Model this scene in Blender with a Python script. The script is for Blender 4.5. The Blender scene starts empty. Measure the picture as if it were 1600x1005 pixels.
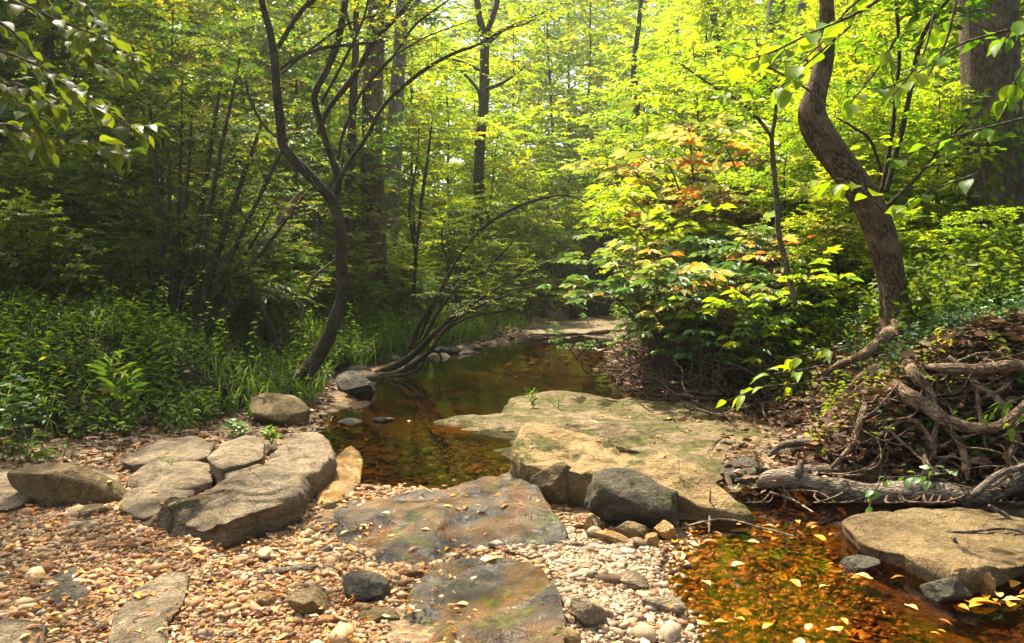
import bpy, math, random
import numpy as np
from math import radians as R, sin, cos, pi
S = bpy.context.scene
COL = S.collection
# ------------------------------------------------------------ camera, world, sun, exposure
H = 1.25; F = 1256.0; PITCH = math.atan(72.5 / F)
cam = bpy.data.objects.new('camera', bpy.data.cameras.new('camera'))
COL.objects.link(cam); S.camera = cam
cam.location = (0, 0, H); cam.rotation_euler = (pi / 2 - PITCH, 0, 0)
cam.data.sensor_width = 36; cam.data.lens = 36 * F / 1600; cam.data.clip_end = 1000; cam.data.clip_start = .05
cam.data.dof.use_dof = False
SUN = np.array((-0.24, 0.46, 0.85)); SUN /= np.linalg.norm(SUN)
EL = math.asin(SUN[2]); AZ = math.atan2(SUN[0], SUN[1])
w = bpy.data.worlds.new('World'); S.world = w; w.use_nodes = True
nt = w.node_tree; bg = nt.nodes['Background']
sky = nt.nodes.new('ShaderNodeTexSky'); sky.sky_type = 'NISHITA'; sky.sun_disc = False
sky.sun_elevation = EL; sky.sun_rotation = AZ; sky.air_density = 1.0; sky.dust_density = 4.0; sky.ozone_density = .3
nt.links.new(sky.outputs[0], bg.inputs[0]); bg.inputs[1].default_value = 0.15
sl = bpy.data.lights.new('sun', 'SUN'); sl.energy = 5.0; sl.angle = R(0.6); sl.color = (1, .90, .70)
so = bpy.data.objects.new('sun', sl); COL.objects.link(so)
from mathutils import Vector, Matrix
so.rotation_euler = Vector(SUN).to_track_quat('Z', 'Y').to_euler()
S.view_settings.view_transform = 'Standard'; S.view_settings.look = 'None'
S.view_settings.exposure = 1.5; S.view_settings.gamma = 1
S.render.engine = 'CYCLES'
cy = S.cycles
cy.max_bounces = 8; cy.diffuse_bounces = 5; cy.glossy_bounces = 3; cy.transmission_bounces = 5; cy.transparent_max_bounces = 8
cy.use_adaptive_sampling = True; cy.adaptive_threshold = 0.02
cy.use_denoising = True; cy.sample_clamp_indirect = 6
cy.caustics_reflective = False; cy.caustics_refractive = False

# ------------------------------------------------------------ helpers
def ray(px, py):
    u = (px - 800) / F; v = -(py - 502.5) / F
    return np.array((u, cos(PITCH) + v * sin(PITCH), -sin(PITCH) + v * cos(PITCH)))
def P(px, py, Y):
    d = ray(px, py); t = Y / d[1]
    return np.array((0, 0, H)) + d * t
def G(px, py, z):
    d = ray(px, py); t = (z - H) / d[2]
    return np.array((0, 0, H)) + d * t

def _h(ix, iy, iz, s):
    n = (ix.astype(np.int64) * 374761393 + iy.astype(np.int64) * 668265263 + iz.astype(np.int64) * 2147483647 + s * 974634777) & 0xffffffff
    n = ((n ^ (n >> 13)) * 1274126177) & 0xffffffff
    n = ((n ^ (n >> 16)) * 2246822519) & 0xffffffff
    return ((n ^ (n >> 15)) & 0xffffff) / 0xffffff * 2 - 1
def noise3(p, s=0):
    p = np.asarray(p, float); i = np.floor(p); f = p - i; f = f * f * (3 - 2 * f)
    x, y, z = i[..., 0], i[..., 1], i[..., 2]; r = 0
    for a in (0, 1):
        for b in (0, 1):
            for c in (0, 1):
                wgt = (f[..., 0] if a else 1 - f[..., 0]) * (f[..., 1] if b else 1 - f[..., 1]) * (f[..., 2] if c else 1 - f[..., 2])
                r = r + wgt * _h(x + a, y + b, z + c, s)
    return r
def fbm(p, o=4, s=0, g=.5):
    r = 0; a = 1; t = 0
    p = np.asarray(p, float)
    for k in range(o):
        r = r + a * noise3(p * 2 ** k + 17.3 * k, s + k); t += a; a *= g
    return r / t
def ss(x, a=0, b=1):
    t = np.clip((x - a) / (b - a), 0, 1); return t * t * (3 - 2 * t)
def unit(v):
    v = np.asarray(v, float); return v / np.maximum(np.linalg.norm(v, axis=-1, keepdims=True), 1e-9)

class MB:
    def __init__(s): s.v = []; s.f = []; s.lv = []; s.bk = []; s.n = 0
    def add(s, v, f, lv=0., bk=None):
        v = np.asarray(v, np.float32).reshape(-1, 3); n = len(v)
        s.v.append(v)
        for q in (f if isinstance(f, list) else [f]):
            s.f.append(np.asarray(q, np.int64) + s.n)
        s.lv.append(np.broadcast_to(np.asarray(lv, np.float32), (n,)))
        s.bk.append(np.zeros((n, 3), np.float32) if bk is None else np.asarray(bk, np.float32))
        s.n += n
    def mesh(s, name, mat, smooth=False):
        me = bpy.data.meshes.new(name)
        if s.n == 0: return me
        v = np.concatenate(s.v); me.vertices.add(len(v)); me.vertices.foreach_set('co', v.ravel())
        tot = np.concatenate([np.full(len(f), f.shape[1], np.int32) for f in s.f])
        li = np.concatenate([f.ravel() for f in s.f]).astype(np.int32)
        st = np.concatenate(([0], np.cumsum(tot)[:-1])).astype(np.int32)
        me.loops.add(len(li)); me.loops.foreach_set('vertex_index', li)
        me.polygons.add(len(tot)); me.polygons.foreach_set('loop_start', st); me.polygons.foreach_set('loop_total', tot)
        a = me.attributes.new('lv', 'FLOAT', 'POINT'); a.data.foreach_set('value', np.concatenate(s.lv))
        a = me.attributes.new('bk', 'FLOAT_VECTOR', 'POINT'); a.data.foreach_set('vector', np.concatenate(s.bk).ravel())
        if smooth: me.polygons.foreach_set('use_smooth', np.ones(len(tot), bool))
        me.update(calc_edges=True); me.validate()
        me.materials.append(mat)
        return me

def tag(o, label=None, cat=None, group=None, kind=None):
    for k, v in (('label', label), ('category', cat), ('group', group), ('kind', kind)):
        if v: o[k] = v
    return o
def obj(name, me, parent=None, loc=None):
    o = bpy.data.objects.new(name, me); COL.objects.link(o)
    if parent: o.parent = parent
    if loc is not None: o.location = loc
    return o
def empty(name, loc=(0, 0, 0)):
    o = bpy.data.objects.new(name, None); COL.objects.link(o); o.location = loc; o.empty_display_size = .1
    return o
def copy_tree(root, loc, rz=0, sc=1, mats=None, tilt=(0, 0)):
    r = root.copy(); COL.objects.link(r)
    r.location = loc; r.rotation_euler = (tilt[0], tilt[1], rz); r.scale = (sc, sc, sc)
    for ch in root.children:
        c = ch.copy(); COL.objects.link(c); c.parent = r
        if mats and ch.name.startswith('crown'):
            c.material_slots[0].link = 'OBJECT'; c.material_slots[0].material = mats
    return r

# ------------------------------------------------------------ materials
class NT:
    def __init__(s, name):
        s.m = bpy.data.materials.new(name); s.m.use_nodes = True; s.t = s.m.node_tree
        s.t.nodes.clear(); s.out = s.n('OutputMaterial')
    def n(s, ty, ins=None, **kw):
        nd = s.t.nodes.new('ShaderNode' + ty)
        for k, v in kw.items(): setattr(nd, k, v)
        for k, v in (ins or {}).items():
            if isinstance(v, bpy.types.NodeSocket): s.t.links.new(v, nd.inputs[k])
            else: nd.inputs[k].default_value = v
        return nd
    def mix(s, f, a, b, mode='MIX'):
        nd = s.t.nodes.new('ShaderNodeMix'); nd.data_type = 'RGBA'; nd.blend_type = mode
        for i, v in ((0, f), (6, a), (7, b)):
            if isinstance(v, bpy.types.NodeSocket): s.t.links.new(v, nd.inputs[i])
            else: nd.inputs[i].default_value = v if i == 0 else (*v, 1)
        return nd.outputs[2]
    def math(s, op, a, b=0., c=0.):
        nd = s.t.nodes.new('ShaderNodeMath'); nd.operation = op
        for i, v in ((0, a), (1, b), (2, c)):
            if isinstance(v, bpy.types.NodeSocket): s.t.links.new(v, nd.inputs[i])
            else: nd.inputs[i].default_value = v
        return nd.outputs[0]
    def ramp(s, f, stops, interp='LINEAR'):
        nd = s.t.nodes.new('ShaderNodeValToRGB'); s.t.links.new(f, nd.inputs[0]); cr = nd.color_ramp; cr.interpolation = interp
        while len(cr.elements) < len(stops): cr.elements.new(.5)
        for e, (p, c) in zip(cr.elements, stops):
            e.position = p; e.color = (*c, 1) if len(c) == 3 else c
        return nd.outputs[0]
    def noise(s, vec, scale, det=5, rough=.55, dist=0):
        return s.n('TexNoise', {'Vector': vec, 'Scale': scale, 'Detail': det, 'Roughness': rough, 'Distortion': dist}).outputs[0]
    def attr(s, name): return s.n('Attribute', attribute_name=name)
    def bump(s, h, st=.5, d=.01, nrm=None):
        i = {'Height': h, 'Strength': st, 'Distance': d}
        if nrm: i['Normal'] = nrm
        return s.n('Bump', i).outputs[0]
    def done(s, sh):
        s.t.links.new(sh, s.out.inputs[0]); return s.m
    def bsdf(s, col, rough, nrm=None, spec=.4, **kw):
        i = {'Base Color': col if isinstance(col, bpy.types.NodeSocket) else (*col, 1), 'Roughness': rough, 'Specular IOR Level': spec}
        if nrm: i['Normal'] = nrm
        i.update(kw)
        return s.n('BsdfPrincipled', i).outputs[0]

def leaf_mat(name, stops, tr=.5, boost=(1.5, 1.4, .45), spec=.25, rough=.45, mid=True):
    t = NT(name); lv = t.attr('lv').outputs[2]
    orr = t.n('ObjectInfo').outputs['Random']
    c = t.ramp(lv, stops)
    geo = t.n('NewGeometry')
    blot = t.noise(geo.outputs['Position'], 9., 3)
    hs = t.n('HueSaturation', {'Hue': t.math('MULTIPLY_ADD', orr, .03, .485), 'Value': t.math('MULTIPLY_ADD', blot, .7, .65), 'Color': c}).outputs[0]
    tc = t.mix(1., hs, boost, 'MULTIPLY')
    pr = t.bsdf(hs, rough, spec=spec)
    tl = t.n('BsdfTranslucent', {'Color': tc}).outputs[0]
    return t.done(t.n('MixShader', {0: tr, 1: pr, 2: tl}).outputs[0])
M = {}
g1, g2, g3, g4 = (.035, .09, .012), (.07, .16, .015), (.12, .22, .02), (.20, .26, .02)
M['leaf_dark'] = leaf_mat('shaded_green_leaf', [(0, (.045, .09, .014)), (.5, (.105, .158, .017)), (1, (.20, .25, .022))], .52)  # shade worked into the colour: darker copy of the green leaf
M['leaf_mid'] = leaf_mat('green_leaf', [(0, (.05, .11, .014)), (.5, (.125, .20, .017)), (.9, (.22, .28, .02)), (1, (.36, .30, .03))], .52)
M['leaf_lime'] = leaf_mat('sunlit_lime_leaf', [(0, (.11, .18, .015)), (.4, (.21, .30, .02)), (.8, (.31, .37, .022)), (1, (.44, .42, .03))], .6, (1.65, 1.65, .4))  # sunlight worked into the colour: brighter yellow copy for lit foliage
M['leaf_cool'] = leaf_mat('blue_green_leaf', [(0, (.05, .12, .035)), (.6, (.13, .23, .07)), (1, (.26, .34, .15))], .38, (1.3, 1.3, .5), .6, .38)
M['leaf_turn'] = leaf_mat('turning_leaf', [(0, (.08, .15, .03)), (.4, (.20, .28, .05)), (.56, (.38, .40, .14)), (.68, (.50, .46, .22)), (.8, (.60, .38, .08)), (1, (.60, .24, .03))], .45, (1.4, 1.2, .6), .5)
M['leaf_big'] = leaf_mat('broad_leaf', [(0, (.05, .13, .01)), (.5, (.14, .25, .012)), (1, (.25, .33, .02))], .55, (1.6, 1.5, .4))
M['grass'] = leaf_mat('grass_blade', [(0, (.05, .12, .02)), (.6, (.12, .22, .03)), (1, (.25, .3, .05))], .45)
M['litter'] = leaf_mat('dry_leaf', [(0, (.035, .02, .011)), (.3, (.09, .05, .027)), (.6, (.17, .10, .055)), (.85, (.25, .13, .05)), (1, (.34, .25, .15))], .15, (1.2, .9, .5), .25, .6)
M['fallen'] = leaf_mat('orange_fallen_leaf', [(0, (.30, .09, .015)), (.4, (.58, .20, .012)), (.7, (.70, .33, .03)), (1, (.62, .46, .22))], .25, (1.2, 1, .5), .4, .4)

def bark_mat(name, c0, c1, c2, moss=0., sc=1.):
    t = NT(name); bk = t.attr('bk').outputs['Vector']
    mp = t.n('Mapping', {'Vector': bk, 'Scale': (1, 1, .36)}).outputs[0]
    ridg = t.noise(mp, 42 * sc, 4, .6, .6)
    wv = t.n('VectorMath', {0: mp, 1: t.n('VectorMath', {0: t.n('TexNoise', {'Vector': bk, 'Scale': 14., 'Detail': 4.}).outputs['Color'], 1: (.05, .05, .05)}, operation='MULTIPLY').outputs[0]}, operation='ADD').outputs[0]
    vor = t.n('TexVoronoi', {'Vector': wv, 'Scale': 44 * sc}, feature='DISTANCE_TO_EDGE').outputs[0]
    fine = t.noise(bk, 120 * sc, 4)
    big = t.noise(bk, 5, 3)
    hgt = t.math('ADD', t.math('MULTIPLY', t.math('MINIMUM', vor, .25), 1.2), t.math('MULTIPLY', ridg, 1.15))
    hgt = t.math('ADD', hgt, t.math('MULTIPLY', fine, .25))
    col = t.ramp(hgt, [(.35, c0), (.8, c1), (1, c2)])
    col = t.mix(t.ramp(big, [(.4, (0, 0, 0)), (.7, (1, 1, 1))]), col, c2) if False else col
    col = t.mix(t.math('MULTIPLY', t.ramp(big, [(.52, (0, 0, 0)), (.62, (1, 1, 1))]), .45), col, tuple(min(1, x * 1.7) for x in c2))
    if moss:
        mm = t.ramp(t.noise(bk, 9, 4), [(.5, (0, 0, 0)), (.6, (1, 1, 1))])
        col = t.mix(t.math('MULTIPLY', mm, moss), col, (.07, .085, .012))
    return t.done(t.bsdf(col, .85, t.bump(hgt, 1., .022), .2))
M['bark'] = bark_mat('brown_bark', (.02, .013, .008), (.095, .065, .042), (.17, .125, .09), .15)
M['bark_warm'] = bark_mat('warm_bark', (.010, .006, .003), (.060, .036, .021), (.155, .10, .06), .4)
M['bark_dark'] = bark_mat('dark_bark', (.008, .006, .003), (.030, .021, .011), (.062, .045, .026), .2)
M['bark_grey'] = bark_mat('grey_bark', (.03, .026, .02), (.13, .11, .085), (.24, .21, .17), .2)
M['root'] = bark_mat('root_bark', (.022, .013, .007), (.12, .073, .042), (.28, .185, .115), .05, 1.3)
M['wood'] = bark_mat('weathered_wood', (.022, .016, .011), (.12, .088, .06), (.27, .21, .155), .05, 1.2)

def rock_mat(name, c0, c1, c2, moss=0., wet=0., strat=0., stain=None, mth=.52):
    t = NT(name); geo = t.n('NewGeometry'); p = geo.outputs['Position']
    sp = t.n('Mapping', {'Vector': p, 'Scale': (1, 1, 3 if strat else 1)}).outputs[0]
    a = t.noise(sp, 3.2, 6, .6); b = t.noise(sp, 17, 6, .65, .4); c = t.noise(p, 90, 4)
    f = t.math('ADD', t.math('MULTIPLY', a, .55), t.math('MULTIPLY', b, .45))
    col = t.ramp(f, [(.36, c0), (.5, c1), (.64, c2)])
    pit = t.n('TexVoronoi', {'Vector': sp, 'Scale': 26.}).outputs[0]
    col = t.mix(t.math('MULTIPLY', t.ramp(c, [(.42, (1, 1, 1)), (.55, (0, 0, 0))]), .45), col, tuple(x * .45 for x in c0))
    crk = t.n('TexVoronoi', {'Vector': t.n('Mapping', {'Vector': p, 'Scale': (1, 1.8, 1)}).outputs[0], 'Scale': 3.1, 'Randomness': 1.}, feature='DISTANCE_TO_EDGE').outputs[0]
    crk = t.math('ADD', crk, t.math('MULTIPLY', b, .08))
    cm = t.ramp(crk, [(.035, (0, 0, 0)), (.055, (1, 1, 1))])
    col = t.mix(t.math('MULTIPLY', t.math('SUBTRACT', 1., cm), .5), col, tuple(x * .3 for x in c0))
    if stain:
        sm = t.ramp(t.noise(p, 2.6, 5, .6, .8), [(.46, (0, 0, 0)), (.6, (1, 1, 1))])
        col = t.mix(t.math('MULTIPLY', sm, .85), col, stain)
    up = t.n('SeparateXYZ', {0: geo.outputs['Normal']}).outputs[2]
    rough = .8
    if moss:
        mm = t.math('MULTIPLY', t.ramp(t.noise(p, 3.6, 8, .75), [(mth, (0, 0, 0)), (mth + .05, (1, 1, 1))]), t.ramp(up, [(-.2, (.6, .6, .6)), (.6, (1, 1, 1))]))
        mcol = t.mix(t.ramp(t.noise(p, 25, 4), [(.35, (0, 0, 0)), (.65, (1, 1, 1))]), (.022, .026, .005), (.13, .125, .01))
        col = t.mix(t.math('MULTIPLY', mm, moss), col, mcol)
    h = t.math('ADD', t.math('MULTIPLY', b, 1.), t.math('MULTIPLY', c, .3))
    h = t.math('ADD', h, t.math('MULTIPLY', t.math('MINIMUM', pit, .25), .6))
    h = t.math('ADD', h, t.math('MULTIPLY', cm, .25))
    rid = t.math('ABSOLUTE', t.math('SUBTRACT', t.noise(sp, 8, 6, .7, 1.), .5)); h = t.math('ADD', h, t.math('MULTIPLY', t.math('MINIMUM', rid, .12), 3.))
    nrm = t.bump(h, .9 if not wet else .7, .03)
    if wet:
        wm = t.ramp(t.noise(p, 5, 4), [(.4, (.14, .14, .14)), (.62, (.48, .48, .48))])
        return t.done(t.bsdf(col, wm, nrm, .45))
    return t.done(t.bsdf(col, rough, nrm, .25))
M['rock_gold'] = rock_mat('golden_sandstone', (.22, .135, .055), (.38, .25, .105), (.46, .33, .15), .9, strat=1, mth=.51)
M['rock_shelf'] = rock_mat('mossy_bedrock', (.15, .10, .05), (.28, .195, .10), (.38, .28, .155), .8, strat=1, mth=.46)
M['rock_grey'] = rock_mat('grey_limestone', (.13, .09, .05), (.28, .205, .12), (.41, .32, .20), .2, strat=1, mth=.6)
M['rock_tan'] = rock_mat('tan_limestone', (.12, .075, .03), (.24, .16, .07), (.34, .245, .12), .35, mth=.55)
M['rock_wet'] = rock_mat('wet_slab_rock', (.020, .016, .012), (.058, .045, .031), (.13, .105, .08), .95, wet=1, stain=(.15, .07, .010), mth=.545)
M['rock_amber'] = rock_mat('amber_wet_rock', (.16, .08, .015), (.33, .18, .04), (.48, .30, .1), .2, wet=1, mth=.6)
M['rock_dark'] = rock_mat('dark_boulder_rock', (.03, .023, .014), (.085, .068, .044), (.17, .14, .09), .85, mth=.54)
M['rock_black'] = rock_mat('damp_stone', (.035, .03, .022), (.10, .085, .06), (.19, .16, .11), .5, mth=.55)

def pebble_mat(name, stops, rough=.7, spec=.3):
    t = NT(name); lv = t.attr('lv').outputs[2]; p = t.n('NewGeometry').outputs['Position']
    c = t.ramp(lv, stops); n = t.noise(p, 60, 5)
    c = t.mix(.6, c, t.mix(1., c, t.ramp(n, [(.3, (.45, .4, .35)), (.7, (1.3, 1.25, 1.2))]), 'MULTIPLY'))
    return t.done(t.bsdf(c, rough, t.bump(n, .5, .004), spec))
M['pebble'] = pebble_mat('gravel_stone', [(0, (.12, .055, .022)), (.15, (.25, .12, .05)), (.4, (.34, .185, .075)), (.65, (.42, .28, .14)), (.85, (.52, .39, .23)), (.93, (.26, .21, .16)), (1, (.50, .19, .045))])
M['pebble_pale'] = pebble_mat('pale_gravel_stone', [(0, (.13, .08, .04)), (.2, (.27, .185, .105)), (.5, (.40, .30, .19)), (.8, (.50, .42, .31)), (.93, (.40, .21, .09)), (1, (.25, .10, .03))])
M['pebble_wet'] = pebble_mat('amber_stream_stone', [(0, (.05, .02, .005)), (.3, (.14, .065, .014)), (.6, (.28, .145, .03)), (.85, (.42, .25, .06)), (1, (.5, .36, .18))], .3, .5)

M['pebble_deep'] = pebble_mat('dark_stream_stone', [(0, (.025, .016, .006)), (.5, (.07, .045, .017)), (1, (.16, .11, .045))], .5)
def ground_mat():
    t = NT('forest_floor'); p = t.n('NewGeometry').outputs['Position']
    g = t.attr('lv').outputs[2]; wet = t.attr('bk').outputs['Vector']
    wx = t.n('SeparateXYZ', {0: wet})
    n1 = t.noise(p, 6, 6); n2 = t.noise(p, 38, 5); n3 = t.noise(p, 130, 3)
    soil = t.ramp(t.math('ADD', t.math('MULTIPLY', n1, .5), t.math('MULTIPLY', n2, .5)), [(.35, (.014, .009, .005)), (.5, (.045, .028, .015)), (.65, (.09, .055, .028))])
    grav = t.ramp(n2, [(.3, (.10, .06, .03)), (.5, (.26, .17, .09)), (.7, (.42, .32, .2))])
    bed = t.ramp(t.math('ADD', t.math('MULTIPLY', n1, .5), t.math('MULTIPLY', n2, .5)), [(.38, (.045, .024, .009)), (.5, (.12, .066, .022)), (.62, (.22, .12, .04))])
    c = t.mix(g, soil, grav); c = t.mix(wx.outputs[0], c, bed)
    c = t.mix(t.math('MULTIPLY', wx.outputs[2], .85), c, (.035, .03, .012))
    c = t.mix(t.math('MULTIPLY', wx.outputs[1], t.ramp(n1, [(.35, (.3, .3, .3)), (.55, (1, 1, 1))])), c, (.02, .04, .008))
    h = t.math('ADD', n2, t.math('MULTIPLY', n3, .4))
    return t.done(t.bsdf(c, .9, t.bump(h, 1., .03), .2))
M['ground'] = ground_mat()
def water_mat():
    t = NT('stream_water'); p = t.n('NewGeometry').outputs['Position']
    mp = t.n('Mapping', {'Vector': p, 'Scale': (1, .55, 1)}).outputs[0]
    n = t.noise(mp, 3.5, 3, .5, .4); n2 = t.noise(mp, 16, 2, .5, .5)
    nrm = t.bump(t.math('ADD', n, t.math('MULTIPLY', n2, .15)), .22, .03)
    fr = t.n('Fresnel', {'IOR': 1.33, 'Normal': nrm}).outputs[0]
    fr = t.math('MINIMUM', t.math('MULTIPLY', fr, 1.0), 1.)
    tr = t.n('BsdfTransparent', {'Color': (.64, .43, .19, 1)}).outputs[0]
    gl = t.n('BsdfGlossy', {'Color': (1, 1, 1, 1), 'Roughness': .02, 'Normal': nrm}).outputs[0]
    return t.done(t.n('MixShader', {0: fr, 1: tr, 2: gl}).outputs[0])
M['water'] = water_mat()

def haze(density):  # thin scattering volume added for the soft glow among the far trees
    x0, x1, y0, y1, z0, z1 = -130, 130, -72, 132, -2, 60
    v = np.array([(x, y, z) for x in (x0, x1) for y in (y0, y1) for z in (z0, z1)]); f = np.array([[0, 1, 3, 2], [4, 6, 7, 5], [0, 4, 5, 1], [2, 3, 7, 6], [0, 2, 6, 4], [1, 5, 7, 3]])
    t = NT('haze'); t.t.links.new(t.n('VolumePrincipled', {'Color': (.95, .97, .85, 1), 'Density': density, 'Anisotropy': .6}).outputs[0], t.out.inputs[1])
    m = MB(); m.add(v, f); tag(obj('haze', m.mesh('haze', t.m)), 'faint haze added for a bright glow between the trees', 'haze', kind='stuff')
# ------------------------------------------------------------ terrain
KY = [-8, 2.0, 2.7, 3.3, 3.9, 4.25, 4.6, 4.9, 5.8, 6.8, 7.5, 9.2, 9.9, 12, 13.7, 17.4, 22, 30, 60]
KL = [.8, .6, .66, .68, .72, .5, -.6, -1.1, -1.4, -1.65, -1.65, -1.95, -1.85, -1.35, -.7, .45, 1.0, -1.0, -8]
RY = [-8, 2.0, 3.0, 3.6, 4.2, 4.5, 4.75, 5.2, 5.8, 7.4, 8.7, 10.3, 13.7, 17.4, 22, 30, 60]
RX = [4, 3.1, 3.0, 2.9, 2.65, 2.2, 1.62, 1.75, 2.0, 1.95, 1.4, 1.15, 1.75, 2.5, 3.2, 1.6, -5]
BY = [-8, 5, 5.6, 6.2, 7, 7.5, 60]
BX = [-4.2, -3.7, -3.4, -2.7, -2.25, 9, 9]
def terrain(x, y):
    XL = np.interp(y, KY, KL); XR = np.interp(y, RY, RX); XB = np.minimum(np.interp(y, BY, BX), XL)
    p = np.stack([x, y, x * 0], -1)
    wob = fbm(p * 1.3, 3, 5) * .18; XL = XL + wob; XR = XR + wob * .8
    dl = XL - x; dr = x - XR; db = XB - x
    inn = np.minimum(-dl, -dr)
    far = ss(y, 6, 8)
    depth = .10 + .16 * far
    z = -depth * ss(inn, -.05, .55)
    bar = np.clip(dl, 0, None)
    z = z + np.where(dl > 0, .008 + .032 * ss(bar, 0, 1.2), 0)
    b = np.clip(db, 0, None)
    z = z + .38 * ss(b, 0, 1.7) + .15 * np.clip(b - 1, 0, 30) + .10 * np.clip(b - 7, 0, 60)
    r = np.clip(dr, 0, None)
    k = .82 * (1 - .25 * ss(y, 7, 12))
    z = z + k * ss(r, -.05, 1.15) + .2 * np.clip(r - 1, 0, 30) + .1 * np.clip(r - 8, 0, 60)
    z = z + .13 * np.clip(y - 27, 0, 200)
    out = np.maximum(dl, dr)
    z = z + fbm(p * .5, 4, 9) * .35 * ss(np.maximum(b, r), .2, 4) + fbm(p * 5, 3, 3) * .018
    return z, inn, dl, dr, b, r
def gz(x, y):
    z = terrain(np.array([float(x)]), np.array([float(y)]))[0]
    return float(z[0])
def onG(px, py, off=.05, zmin=.02):
    d = ray(px, py); t = np.linspace(1.5, 40, 3000); q = np.array((0, 0, H)) + d * t[:, None]
    z = np.maximum(terrain(q[:, 0], q[:, 1])[0], zmin); hit = np.argmax(q[:, 2] < z)
    return np.array((0, 0, H)) + d * (t[hit] - off)
def ground():
    ax = np.linspace(-1, 1, 560); xs = np.sinh(ax * 4.2) / np.sinh(4.2) * 110
    ay = np.linspace(-.55, 1, 620); ys = 4.5 + np.sinh(ay * 4.0) / np.sinh(4.0) * 125
    X, Y = np.meshgrid(xs, ys); x = X.ravel(); y = Y.ravel()
    z, inn, dl, dr, b, r = terrain(x, y)
    nx, ny = len(xs), len(ys)
    i = np.arange(nx * ny).reshape(ny, nx)
    f = np.stack([i[:-1, :-1], i[:-1, 1:], i[1:, 1:], i[1:, :-1]], -1).reshape(-1, 4)
    grav = ((b < .15) & (dr < 0.05)).astype(float)
    wet = ss(inn, -.1, .1); green = ss(np.maximum(b, r), .6, 1.6)
    m = MB(); m.add(np.stack([x, y, z], -1), f, grav, np.stack([wet, green, wet * ss(y, 4.6, 6.5)], -1))
    tag(obj('ground', m.mesh('ground', M['ground'], True)), kind='structure', label='forest floor, stream bank and creek bed')
    xs = np.linspace(-12, 8, 60); ys = np.linspace(-8, 45, 100); X, Y = np.meshgrid(xs, ys)
    i = np.arange(6000).reshape(100, 60)
    f = np.stack([i[:-1, :-1], i[:-1, 1:], i[1:, 1:], i[1:, :-1]], -1).reshape(-1, 4)
    m = MB(); m.add(np.stack([X.ravel(), Y.ravel(), X.ravel() * 0], -1), f)
    tag(obj('water', m.mesh('water', M['water'], True)), kind='structure', label='shallow amber stream water')
ground()

# ------------------------------------------------------------ leaves, tubes, trees
def leaves(m, base, d, nrm, L, wd=.42, lv=None, rng=None, shape=6, droop=.18, fold=.16):
    n = len(base); d = unit(d); side = unit(np.cross(nrm, d)); up = unit(np.cross(d, side))
    L = np.broadcast_to(np.asarray(L, float), (n,))[:, None]
    if lv is None: lv = rng.random(n)
    def pt(a, b, c): return base + L * (a * d + b * side + c * up)
    if shape == 4:
        v = np.stack([pt(0, 0, 0), pt(.45, wd * .62, fold * .6), pt(1, 0, -droop), pt(.45, -wd * .62, fold * .6)], 1)
        k = 4; q = np.array([[0, 1, 2], [2, 3, 0]])
        f = (np.arange(n)[:, None, None] * k + q[None]).reshape(-1, 3)
    elif shape == 6:
        v = np.stack([pt(0, 0, 0), pt(.28, wd * .5, fold * .5), pt(.66, wd * .46, fold * .3), pt(1, 0, -droop), pt(.66, -wd * .46, fold * .3), pt(.28, -wd * .5, fold * .5)], 1)
        k = 6; q = np.array([[0, 1, 2, 3], [3, 4, 5, 0]])
        f = (np.arange(n)[:, None, None] * k + q[None]).reshape(-1, 4)
    else:  # detailed broad leaf with a midrib
        rows = [(0, 0, 0), (.14, .34, .02), (.34, .5, .02), (.58, .43, -.02), (.8, .22, -.09)] if shape == 8 else [(0, 0, 0), (.2, .27, .03), (.42, .48, .05), (.66, .44, .03), (.86, .22, -.03)]
        vs = []
        for a, b, c in rows[1:]:
            vs += [pt(a, b * wd * 2, c + fold * b), pt(a, 0, c), pt(a, -b * wd * 2, c + fold * b)]
        v = np.stack([pt(0, 0, 0)] + vs + [pt(1.05, 0, -droop)], 1); k = v.shape[1]
        q4 = []
        for r in range(3):
            a = 1 + 3 * r; q4 += [[a, a + 3, a + 4, a + 1], [a + 1, a + 4, a + 5, a + 2]]
        q3 = np.array([[0, 1, 2], [0, 2, 3], [10, 13, 11], [11, 13, 12]])
        f = [(np.arange(n)[:, None, None] * k + np.array(q4)[None]).reshape(-1, 4), (np.arange(n)[:, None, None] * k + q3[None]).reshape(-1, 3)]
    m.add(v.reshape(-1, 3), f, np.repeat(lv, k))

def twigs(m, a, b, r0, r1):
    n = len(a); d = unit(b - a); s = unit(np.cross(d, np.array((.13, .2, .97)) + d[:, ::-1] * .01)); u = np.cross(d, s)
    r0 = np.broadcast_to(r0, (n,))[:, None]; r1 = np.broadcast_to(r1, (n,))[:, None]; vs = []
    for p, r in ((a, r0), (b, r1)):
        for k in range(3):
            t = 2 * pi * k / 3; vs.append(p + r * (cos(t) * s + sin(t) * u))
    v = np.stack(vs, 1); q = np.array([[0, 1, 4, 3], [1, 2, 5, 4], [2, 0, 3, 5]])
    m.add(v.reshape(-1, 3), (np.arange(n)[:, None, None] * 6 + q[None]).reshape(-1, 4), 0., v.reshape(-1, 3))

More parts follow.
